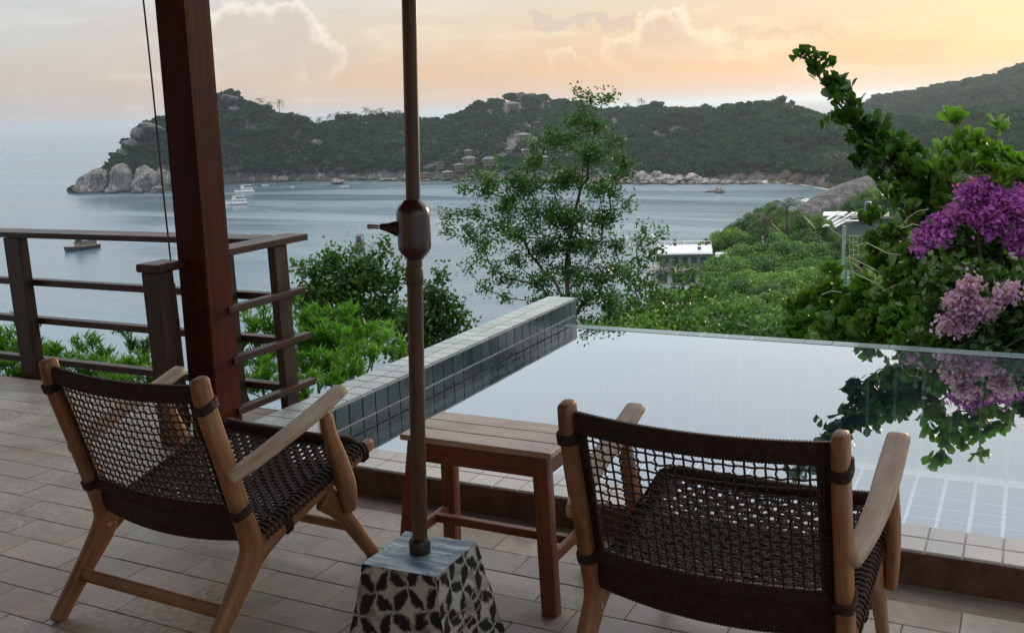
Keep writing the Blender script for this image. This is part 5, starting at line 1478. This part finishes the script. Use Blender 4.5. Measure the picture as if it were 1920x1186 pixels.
# ------------------------------------------------------------------ large-leaved tree and bougainvillea at right
T = 8.6
blobs = [(1508, 106, 5, T+.2), (1520, 112, 5, T+.2), (1524, 140, 9, T+.2), (1545, 160, 14, T+.1), (1572, 160, 7, T+.1), (1560, 190, 20, T+.1), (1590, 205, 24, T), (1575, 225, 18, T), (1615, 235, 30, T), (1600, 260, 22, T), (1650, 250, 26, T-.1), (1645, 285, 36, T-.1), (1685, 290, 38, T-.2), (1620, 300, 20, T), (1670, 325, 34, T-.2), (1715, 330, 44, T-.3), (1700, 370, 40, T-.4), (1750, 350, 44, T-.4), (1735, 400, 44, T-.5), (1790, 400, 50, T+.2), (1770, 460, 50, T+.1), (1850, 440, 60, T+.3)]
plant('large_leaved_tree', 'dark large-leaved tree at right whose branch reaches up across the sunset sky', 'tree', None,
      rootpts([(1830, 640, T-.8), (1800, 560, T-.8), (1760, 460, T-.6), (1710, 370, T-.3), (1660, 300, T-.1), (1610, 240, T), (1565, 185, T+.1), (1530, 135, T+.2)], gz(1830, T)-.3), [(a, b_, c_*(.85 if b_ < 300 else 1), d) for a, b_, c_, d in blobs], 135, 41, 11, .12, .09, kind='obov', mat=M_leaf_big, wid=1.05, up=.7, maxr=.06, tipr=.004, step=.15, zs=1, bias=.2, parts_leaf=290)
T = 7.9
blobs = [(1778, 222, 9, T), (1786, 235, 8, T), (1800, 262, 14, T), (1765, 285, 12, T), (1810, 290, 18, T), (1832, 262, 10, T), (1868, 240, 8, T), (1855, 285, 16, T), (1790, 315, 20, T), (1835, 315, 20, T), (1880, 300, 14, T), (1870, 335, 18, T), (1915, 320, 16, T), (1760, 330, 16, T)]
plant('light_leaved_shrub', 'pale green broad-leaved shrub standing up above the magenta bougainvillea', 'shrub', None,
      rootpts([(1850, 640, T), (1840, 500, T), (1830, 380, T)], gz(1850, T)-.3), blobs, 260, 42, 9, .105, .05, kind='obov', mat=M_leaf_young, wid=1.1, up=.9, maxr=.03, tipr=.004, step=.15, bias=.2)
T = 8.0
blobs = [(1560, 510, 12, T+.3), (1545, 545, 16, T+.3), (1580, 560, 22, T+.2), (1620, 545, 18, T), (1600, 590, 30, T), (1540, 590, 22, T+.2), (1500, 610, 18, T+.3), (1650, 590, 30, T-.1), (1700, 560, 34, T-.1), (1740, 600, 36, T-.3), (1690, 610, 32, T-.3), (1650, 500, 22, T+.2), (1690, 490, 26, T), (1640, 455, 16, T+.2), (1670, 440, 18, T+.2), (1560, 625, 26, T), (1620, 630, 30, T-.2), (1720, 650, 34, T-.5), (1800, 640, 34, T-.6), (1700, 520, 30, T-.1), (1860, 650, 34, T-.6), (1630, 415, 12, T+.2)]
plant('broad_leaved_shrub', 'broad-leaved shrub with bright leaf rosettes beyond the pool edge, left of the pink flowers', 'shrub', None,
      rootpts([(1690, 680, T), (1685, 620, T)], gz(1690, T)-.2), [(1490, 575, 14, T+.4), (1520, 560, 14, T+.4), (1480, 625, 18, T+.3)]+blobs, 430, 43, 12, .10, .07, kind='obov', mat=M_leaf_broad, wid=1.1, up=.8, maxr=.04, tipr=.004, step=.15, bias=.25)
def bougain(label, blobs, T, fmat, seed, root, nb=70, per=240, greens=None, ps=.034):
    t = plant('bougainvillea', label, 'flowering shrub', 'bougainvillea by the pool', rootpts([(root, 660, T), (root, 560, T)], gz(root, T)-.3), [(a, b_, c_, T+d) for a, b_, c_, d in (greens or [])+blobs], per, seed, 15, .055, .055, mat=M_leaf_big, wid=.75, up=.4, maxr=.03, tipr=.003)
    r_ = np.random.default_rng(seed+5); base_ = np.array(t.location)
    tips = blob_tips([(a, b_, c_, T+d-.16) for a, b_, c_, d in blobs], 420, seed+7)
    P = np.repeat(tips, nb, axis=0); P = P+r_.normal(size=P.shape)*.030
    nrm = r_.normal(size=P.shape); nrm /= np.linalg.norm(nrm, axis=1)[:, None]
    V, F = leaf_quads(P, nrm, r_, ps, ps*.85, .25)
    put('flower_cluster', npmesh('flower_cluster', V-base_, F, fmat), None, t); return t
bougain('magenta bougainvillea in full flower at the right edge, above the paler one', [(1738, 440, 16, 0), (1725, 462, 12, 0), (1755, 418, 12, 0), (1775, 405, 14, 0), (1765, 440, 14, 0), (1820, 365, 15, 0), (1845, 350, 14, 0), (1870, 372, 16, 0), (1810, 395, 12, 0), (1845, 395, 20, 0), (1850, 425, 14, 0), (1880, 410, 18, 0), (1905, 380, 18, 0), (1915, 420, 18, 0), (1900, 455, 16, 0), (1925, 470, 20, 0), (1940, 400, 30, 0)],
        8.0, M_flower, 51, 1880, greens=[(1800, 450, 40, .2), (1860, 470, 44, .2), (1790, 380, 20, .3), (1900, 340, 30, .3), (1950, 430, 60, .3)]+[(x_, y_, 34, -1.2) for x_ in range(1750, 2050, 36) for y_ in (520, 560, 600, 636)])
bougain('pale pink bougainvillea lower down at the right edge, just above the pool', [(1790, 560, 10, 0), (1808, 548, 10, 0), (1826, 540, 9, 0), (1800, 575, 11, 0), (1820, 565, 10, 0), (1778, 600, 10, 0), (1800, 605, 9, 0), (1888, 552, 12, 0), (1850, 580, 7, 0), (1815, 590, 9, 0)],
        6.60, M_flower2, 52, 1830, nb=70, greens=[(1800, 600, 40, .25), (1860, 610, 44, .25), (1900, 600, 40, .15), (1760, 620, 30, .2), (1940, 620, 50, .2), (1830, 640, 40, 0)])
# growth that goes on beyond the right edge of the picture
T = 8.2
plant('broad_leaved_shrub', 'tall broad-leaved shrub continuing beyond the right edge behind the magenta flowers', 'shrub', None, rootpts([(2080, 680, T), (2050, 500, T)], gz(2080, T)-.2),
      [(1900, 360, 50, T+.8), (1900, 420, 60, T+.9), (1980, 340, 60, T), (2060, 380, 80, T), (1880, 480, 60, T+.8), (2000, 460, 80, T), (2100, 500, 90, T), (1960, 560, 80, T+.2), (1820, 520, 50, T+.5), (2060, 600, 90, T), (1900, 600, 60, T+.4), (1760, 540, 40, T+.6), (2200, 440, 90, T), (2230, 560, 90, T)], 120, 44, 11, .12, .12, kind='obov', mat=M_leaf_big, wid=1.05, up=.5, maxr=.06, bias=.2)
# thin arching twigs in one pale colour
tw = empty('pale_twigs', tuple(at(1640, 560, 7.9))); b0 = Vector(tw.location); m_ = MB()
for a, b_, c_ in (((1600, 510), (1640, 530), (1662, 545)), ((1590, 480), (1640, 505), (1670, 528)), ((1625, 455), (1665, 475), (1690, 478)), ((1540, 552), (1560, 545), (1578, 548)), ((1655, 545), (1690, 530), (1720, 536)), ((1700, 410), (1720, 396), (1740, 392)), ((1690, 428), (1712, 420), (1730, 424))):
    m_.tube([tuple(at(*a, 7.85)-b0), tuple(at(*b_, 7.8)-b0), tuple(at(*c_, 7.85)-b0)], .0032, 5)
m_.build('twig', simple('pale_twig', (.40, .38, .28), .6), tw); tag(tw, 'pale thin twigs arching out of the broad-leaved shrub', 'twigs')

# ------------------------------------------------------------------ round-topped trees down the slope
mid_src = [crown_mesh('crown', 80+k, 17, 6500, .066, M_leaf_mid, .85, core=.60) for k in range(5)]
tm_ = MB(); tm_.sweep([(0, 0, -1.6), (.05, 0, -.9), (-.03, .05, -.3), (0, 0, .1)], [.07, .055, .045, .03], [.07, .055, .045, .03], n=7, sq=1, cap=0)
for a in range(5):
    an = a*1.257; tm_.tube([(0, 0, -.7), (.22*math.cos(an), .22*math.sin(an), -.25), (.42*math.cos(an), .42*math.sin(an), .1)], [.03, .02, .01], 5)
trunk_me = tm_.mesh('trunk', M_bark, 60)
mt = [(1352, 436, 150, 56), (1392, 402, 155, 66), (1440, 372, 160, 66), (1545, 418, 150, 50), (1480, 400, 150, 60),
      (1345, 478, 110, 62), (1402, 448, 115, 84), (1470, 425, 112, 92), (1535, 436, 108, 84), (1600, 436, 105, 70), (1650, 448, 100, 70),
      (1360, 528, 75, 84), (1425, 500, 78, 104), (1495, 480, 78, 112), (1570, 498, 74, 104), (1650, 500, 70, 110),
      (1265, 568, 45, 90), (1335, 556, 48, 112), (1420, 540, 46, 130), (1510, 545, 44, 140), (1610, 560, 42, 150),
      (1200, 596, 26, 110), (1300, 588, 28, 130), (1400, 580, 27, 140), (1500, 590, 26, 150),
      (1562, 388, 240, 40), (1598, 376, 250, 46), (1640, 378, 245, 56), (1700, 376, 240, 70), (1755, 360, 230, 90), (1830, 350, 220, 110), (1900, 340, 220, 110),
      (1600, 332, 330, 44), (1640, 326, 330, 50), (1680, 330, 320, 56), (1735, 310, 310, 70), (1800, 296, 300, 80), (1870, 270, 300, 90), (1940, 260, 300, 100), (1668, 350, 290, 50), (1620, 350, 300, 36),
      (1500, 388, 150, 60), (1530, 392, 150, 56), (1470, 380, 155, 60), (1372, 420, 140, 60), (1625, 392, 235, 50), (1665, 385, 235, 56), (1585, 398, 235, 30), (1600, 366, 238, 34), (1632, 352, 240, 38), (1662, 340, 240, 44), (1574, 388, 236, 28), (1460, 520, 60, 90), (1560, 470, 90, 70), (1385, 560, 58, 80), (1620, 470, 88, 60)]
rowname = {150: 'on the crest against the bay', 155: 'on the crest against the bay', 160: 'on the crest against the bay', }
def lbl(px, py, d):
    if d >= 290: w_ = 'on the slope above the granite slab'
    elif d >= 220: w_ = 'beside the granite slab'
    elif d >= 140: w_ = 'on the crest against the bay'
    elif d >= 95: w_ = 'in the second row below the crest'
    elif d >= 55: w_ = 'in the middle of the green slope'
    else: w_ = 'low on the slope just beyond the thicket'
    side = 'far left' if px < 1340 else 'left' if px < 1420 else 'centre-left' if px < 1480 else 'centre' if px < 1540 else 'centre-right' if px < 1600 else 'right' if px < 1680 else 'far right'
    return w_, side
seen_l = {}
rows_ = {}
for q_ in mt: rows_.setdefault(lbl(*q_[:3])[0], []).append(q_[0])
for i, (px, py, d, wp) in enumerate(mt):
    wd = wp/FPX*d*.80; top_ = at(px, py, d); g_ = slope_z(math.atan2(top_.x, top_.y), d); hh = wd*rnd.uniform(.95, 1.2)
    t = empty('broadleaf_tree', (top_.x, top_.y, top_.z-hh*.8)); w_, side = lbl(px, py, d); L0 = 'round-topped tree %s, %s from the left' % (w_, nth(sorted(rows_[w_]).index(px)))
    L0 = L0 if L0 not in seen_l else L0.replace('round-topped', 'smaller round-topped' if seen_l[L0] == 1 else 'lowest round-topped'); seen_l[L0] = seen_l.get(L0, 0)+1
    tag(t, L0, 'tree', 'trees on the slope below')
    c_ = put('crown', mid_src[i % 5], None, t); c_.scale = (wd, wd, hh); c_.rotation_euler.z = rnd.uniform(0, 6.28)
    k_ = put('trunk', trunk_me, None, t); base_h = max(hh*.6, (top_.z-hh*.8)-g_+.5); k_.scale = (wd*.9, wd*.9, base_h/1.6)
rx = random.Random(21)
for q_ in range(105):
    px = rx.uniform(1240, 1760); d = 24*math.exp(rx.random()*1.95); lo = 372 if px > 1430 else 470-(px-1240)*.40
    yb = np.interp(d, [24, 45, 75, 110, 150, 170], [600, 560, 510, 450, 408, 396])+rx.uniform(-12, 16)
    if yb < lo or (1215 < px < 1350 and yb < 520 and d < 135): continue
    if 1520 < px < 1700 and yb < 432: continue
    wd = rx.uniform(70, 150)*(.7 if d > 120 else 1)/FPX*d*.62; top_ = at(px, yb+rx.uniform(-8, 12), d); hh = wd*rx.uniform(.9, 1.15)
    t = empty('broadleaf_tree', (top_.x, top_.y, top_.z-hh*.8)); tag(t, 'round green crown merging into its neighbours on the wooded slope below', 'tree', 'trees on the slope below')
    c_ = put('crown', mid_src[q_ % 5], None, t); c_.scale = (wd, wd, hh); c_.rotation_euler.z = rx.uniform(0, 6.28)
    k_ = put('trunk', trunk_me, None, t); k_.scale = (wd*.9, wd*.9, hh)
# undergrowth carpet as one mass between them
r_ = random.Random(9); pts = []; ss = []
while len(pts) < 1500:
    px = r_.uniform(1080, 2100); d = 14*math.exp(r_.random()*3.6)
    a, _ = az_el(px, 300); z_ = slope_z(a, d)
    if z_ < SEA+1: continue
    s = .5+d*.010*r_.uniform(.7, 1.3); x, y = d*math.sin(a), d*math.cos(a)
    qx, qy, _ = topx((x, y, z_+s))
    if d < 420 and 1210 < qx < 1350 and qy < 470: continue
    pts.append((x, y, z_-s*.2)); ss.append(s)
scatter_wood('undergrowth', mid_src[:3], pts, ss, 'tangled green undergrowth covering the slope between the trees', 7)
# two coconut palms on the crest
b_ = at(1478, 392, 140); palm('palm_tree', (b_.x, b_.y, b_.z-6.2), 6.5, 3.6, 'coconut palm with full arching fronds on the crest left of the white beams', 'coconut palms on the slope', 17, 31, .03, 14)
b_ = at(1436, 408, 138); palm('palm_tree', (b_.x, b_.y, b_.z-6.2), 6.0, 3.0, 'smaller coconut palm half hidden in the crest trees', 'coconut palms on the slope', 15, 32, .03, 12)
for k, (px, py) in enumerate(((1548, 292), (1562, 286), (1578, 288), (1594, 292), (1608, 288), (1556, 302), (1586, 300), (1620, 296))):
    b_ = at(px, py, 470); palm('palm_tree', (b_.x, b_.y, b_.z-12), 12, 3.6, nth(k)+' slender palm from the left in the grove behind the beach', 'palms in the beach grove', 13, 50+k, .05, 6)

# big sloping granite slab
def slab(px0, py0, px1, py1, T, wpx, label):
    a = at(px0, py0, T); b_ = at(px1, py1, T+25); c_ = (a+b_)/2; L_ = (b_-a).length
    iv, if_ = ico(4); V = []
    for v_ in iv:
        p_ = Vector(v_); p_.x = math.copysign(abs(p_.x)**.9, p_.x); k = 1+.10*mnoise.noise(p_*1.6+Vector((3, 1, 2))); V.append((p_.x*L_*.56*k, p_.y*wpx/FPX*T*.9*k, p_.z*wpx/FPX*T*.62*k))
    o_ = put('granite_slab', npmesh('granite_slab', V, if_, M_slab, True)); d = (b_-a).normalized(); q_ = d.to_track_quat('X', 'Z'); o_.rotation_euler = q_.to_euler(); o_.location = c_-Vector((0, 0, wpx/FPX*T*.5)); tag(o_, label, 'rock')
slab(1500, 392, 1640, 322, 262, 42, 'huge smooth grey granite slab sloping down to the water by the beach')

# beach parasol seen above the trees
p_ = atz(1510, 400, -40); p_ = at(1510, 378, 300)
t = empty('beach_parasol', p_); tag(t, 'white parasol beside the foot of the granite slab', 'parasol')
m_ = MB(); m_.lathe([(1.5, 0), (1.2, .45), (.6, .8), (.05, .95)], 12); m_.build('canopy', M_white, t, 60)
m_ = MB(); m_.tube([(0, 0, -2.6), (0, 0, .9)], .05, 6); m_.build('pole', M_metal, t)

# ------------------------------------------------------------------ building with the flat white roof
T = 130; B0 = at(1285, 470, T); rz = math.atan2(-B0.x, B0.y)
bl = empty('roof_terrace_building', tuple(B0), rz); tag(bl, 'grey seaside building with a flat white roof terrace, half hidden by twigs', 'building')
s_ = T/FPX                                        # metres per photo pixel at that distance
def bb(nm, x0, x1, z0, z1, y0, y1, mat, b=.01): m_ = MB(); m_.box((x0*s_, y0, z0*s_), (x1*s_, y1, z1*s_), b); return m_.build(nm, mat, bl)
M_bwall = simple('blue_grey_render', (.16, .20, .21), .8, .2, nscale=.8, var=.12)
bb('upper_wall', -48, 44, -30, -6, 0, 7.0, M_bwall)
bb('roof', -54, 50, -6, -3.5, -.6, 7.6, M_white)
for i in range(5):
    m_ = MB(); x0 = -50+i*20; m_.box((x0*s_, .1, -3.4*s_), ((x0+19)*s_, 7.0, -2.6*s_), .01); m_.build('roof_panel', M_white, bl)
m_ = MB()
for k in range(9):
    x = (-53+k*12.8)*s_
    m_.box((x-.03, 7.42, -3.5*s_), (x+.03, 7.5, 3*s_), .005)
    if k in (0, 8):
        for j in range(5): m_.box((x-.03, -.5+j*1.9, -3.5*s_), (x+.03, -.44+j*1.9, 3*s_), .005)
m_.box((-53.2*s_, 7.41, 3.05*s_), (49.8*s_, 7.51, 4.2*s_), .005)
m_.build('roof_railing', M_white, bl)
for i in range(5):
    x0 = -40+i*17; bb('window', x0, x0+10, -24, -12, -.05, .02, M_glass)
bb('balcony_slab', -66, 60, -33, -30.2, -2.4, -.02, M_conc)
bb('lower_wall', -60, 56, -62, -33.2, -1.6, 6.8, M_wallp)
for i in range(4): bb('window', -50+i*26, -34+i*26, -56, -40, -1.66, -1.59, M_glass)
def roofpitch(nm, x0, x1, z0, z1, y0, y1, mat):
    m_ = MB(); V = [(x0*s_, y0, z0*s_), (x1*s_, y0, z0*s_), (x1*s_, y1, z0*s_), (x0*s_, y1, z0*s_), (x0*s_+1, (y0+y1)/2, z1*s_), (x1*s_-1, (y0+y1)/2, z1*s_)]
    m_.add(V, [(0, 1, 5, 4), (1, 2, 5), (2, 3, 4, 5), (3, 0, 4), (3, 2, 1, 0)], V); return m_.build(nm, mat, bl)
roofpitch('lower_roof', -62, -2, -80, -52, -9, -2.6, M_bwall)
bb('annex_wall', -58, -6, -112, -80.2, -8.4, -2.8, M_bwall)
bb('tower', 58, 76, -46, -14, 0, 3.5, M_bwall)
bb('tower_cap', 56, 78, -13.9, -11.5, -.3, 3.8, M_white)
m_ = MB(); m_.tube([(46*s_, -.6, -16*s_), (74*s_, -1.2, -40*s_)], .20, 6); m_.tube([(30*s_, -1.2, -38*s_), (62*s_, -1.8, -66*s_)], .20, 6); m_.build('stair_rail', M_white, bl)
bb('pergola_beam', 40, 66, -72, -70, -3.5, -3.2, M_white)
for x, y, nm in ((-42, 1.0, 'potted plant at the front left corner of the white roof'), (-20, 6.4, 'potted plant at the back of the white roof, left of centre'), (26, 2.0, 'largest potted plant, right of centre on the white roof'), (40, 6.6, 'potted plant at the back right of the white roof')):
    t = empty('potted_plant', tuple(bl.location+Matrix.Rotation(rz, 3, 'Z') @ Vector((x*s_, y, -2.5*s_)))); tag(t, nm, 'potted plant', 'potted plants on the roof terrace')
    m_ = MB(); m_.lathe([(.18, 0), (.26, .35), (.24, .36)], 12); m_.build('pot', M_hulld, t, 50)
    c_ = put('foliage', mid_src[0], None, t); c_.scale = (.34, .34, .40); c_.location = (0, 0, .62)

# white beams, slab, tank and frame of the unfinished roof further right
T = 185; B0 = at(1605, 412, T); rz = math.atan2(-B0.x, B0.y); s2 = T/FPX
ur = empty('unfinished_roof', tuple(B0), rz); tag(ur, 'unfinished roof with sloping white beams above the round-topped trees', 'building')
for k in range(4):
    m_ = MB(); a = Vector((-76+k*11, 0, -16-k*0))*s2; b_ = Vector((-30+k*13, 60, 9-k*2))*s2; a.y = -1+k*.2; b_.y = 5+k*1.2
    m_.sweep([tuple(a), tuple(b_)], .34, .12, up=(0, 0, 1), n=8, sq=.3, cap=0); m_.build('beam', M_white, ur)
for i, (x0, x1, z0, z1, y0, y1, mt_) in enumerate(((-58, -20, 2, 4, 4, 10, M_white), (-10, 62, 0, 4, 2, 9, M_conc), (-6, 58, -8, -.4, 2.4, 8.6, M_slab), (-64, 60, -34, -8.4, 2.6, 8.2, M_bwall), (0, 40, 4.4, 6.4, 3, 6, M_white), (-20, 30, -3.8, -2.2, .6, 1.9, M_white))):
    m_ = MB(); m_.box((x0*s2, y0, z0*s2), (x1*s2, y1, z1*s2), .02); m_.build(('roof_sheet', 'concrete_slab', 'wall', 'lower_wall', 'stacked_boards', 'loose_board')[i], mt_, ur)
for i in range(4):
    m_ = MB(); m_.box(((-2+i*14)*s2, 2.3, -7*s2), ((6+i*14)*s2, 2.39, -2*s2), .01); m_.build('opening', M_glass, ur)
fr_ = empty('concrete_frame', tuple(B0+Matrix.Rotation(rz, 3, 'Z') @ Vector((70*s2, 5, 4*s2))), rz); tag(fr_, 'pale open door-like frame standing at the right end of the unfinished roof', 'frame')
for nm, lo, hi in (('post', (-9, -.2, 0), (-5, .2, 38)), ('post', (22, -.2, 0), (26, .2, 38)), ('lintel', (-9, -.19, 38.1), (26, .19, 41)), ('crossbar', (-4.9, -.15, 18), (21.9, .15, 21))):
    m_ = MB(); m_.box((lo[0]*s2, lo[1], lo[2]*s2), (hi[0]*s2, hi[1], hi[2]*s2), .01); m_.build(nm, M_white, fr_)
tk = empty('water_tank', tuple(B0+Matrix.Rotation(rz, 3, 'Z') @ Vector((20*s2, 7, 6.5*s2)))); tag(tk, 'blue water tank on the unfinished roof', 'tank')
m_ = MB(); m_.lathe([(.55, 0), (.62, .2), (.62, .5), (.66, .55), (.62, .6), (.62, 1.2), (.66, 1.25), (.62, 1.3), (.58, 1.7), (.2, 1.95), (.2, 2.05)], 18); m_.build('tank_body', M_blue, tk, 40)

# utility pole with lamp arm and the pale ladder frame beside it
T = 62; B0 = at(1580, 545, T); s3 = T/FPX
up_ = empty('utility_pole', (B0.x, B0.y, B0.z), math.atan2(-B0.x, B0.y)); tag(up_, 'pale green utility pole with a lamp arm rising from the slope', 'utility pole')
m_ = MB(); m_.tube([(0, 0, -4), (0, 0, 118*s3)], .11, 10); m_.build('pole', M_green, up_, 50)
m_ = MB(); m_.tube([(0, 0, 96*s3), (-18*s3, 0, 108*s3), (-30*s3, 0, 118*s3)], .025, 6); m_.build('lamp_arm', M_green, up_)
m_ = MB(); m_.sweep([(-26*s3, 0, 118*s3), (-31*s3, 0, 119*s3), (-37*s3, 0, 116*s3)], [.10, .14, .06], [.05, .08, .04], up=(0, 0, 1), n=10, sq=.8, cap=.5); m_.build('lamp_head', M_white, up_, 50)
m_ = MB(); m_.box((6*s3, -.06, 0), (11*s3, .06, 34*s3), .01); m_.build('meter_box', M_green, up_)
m_ = MB()
for z_ in (36, 18): m_.tube([(0, 0, z_*s3), (26*s3, 0, (z_+1)*s3)], .02, 5)
m_.build('crossarm', M_green, up_)
ld = empty('ladder_frame', tuple(at(1604, 545, T)), math.atan2(-B0.x, B0.y)); tag(ld, 'thin pale yellow ladder-like frame beside the utility pole', 'ladder')
M_yel = simple('pale_yellow_metal', (.38, .38, .20), .5, .4)
for nm, P in (('rail', [(-13, 100), (-11, 50), (-4, 30)]), ('rail', [(0, 98), (4, 62)]), ('rail', [(-7, 98), (-5, 60)]), ('rung', [(-14, 99), (16, 100)]), ('rung', [(-12, 88), (0, 88)]), ('rung', [(-4, 82), (14, 86)]), ('rung', [(-12, 74), (0, 74)]), ('rung', [(-13, 64), (4, 66)]), ('wire', [(-6, 52), (10, 34), (24, 18)]), ('wire', [(-4, 50), (18, 34), (34, 24)]), ('wire', [(12, 44), (26, 34)]), ('stay', [(-4, 30), (-2, 10), (0, -30)])):
    m_ = MB(); m_.tube([(x*s3, 0, z_*s3) for x, z_ in P], .018, 5); m_.build(nm, M_yel, ld)
# ------------------------------------------------------------------ haze: one closed box of even thin air
me = bpy.data.meshes.new('haze')
X0 = 33000; zt = 62; zb = SEA-60
V = [(-X0, -X0, zb), (X0, -X0, zb), (X0, X0, zb), (-X0, X0, zb), (-X0, -X0, zt), (X0, -X0, zt), (X0, X0, zt), (-X0, X0, zt)]
me.from_pydata(V, [], [(0, 3, 2, 1), (4, 5, 6, 7), (0, 1, 5, 4), (1, 2, 6, 5), (2, 3, 7, 6), (3, 0, 4, 7)])
m = bpy.data.materials.new('thin_haze'); m.use_nodes = True; m.node_tree.nodes.clear()
vo = m.node_tree.nodes.new('ShaderNodeVolumePrincipled'); vo.inputs['Density'].default_value = HAZE_D; vo.inputs['Color'].default_value = (.70, .83, .96, 1); vo.inputs['Anisotropy'].default_value = .5
mo = m.node_tree.nodes.new('ShaderNodeOutputMaterial'); m.node_tree.links.new(vo.outputs[0], mo.inputs['Volume'])
me.materials.append(m); hz = put('haze', me); tag(hz, kind='stuff')
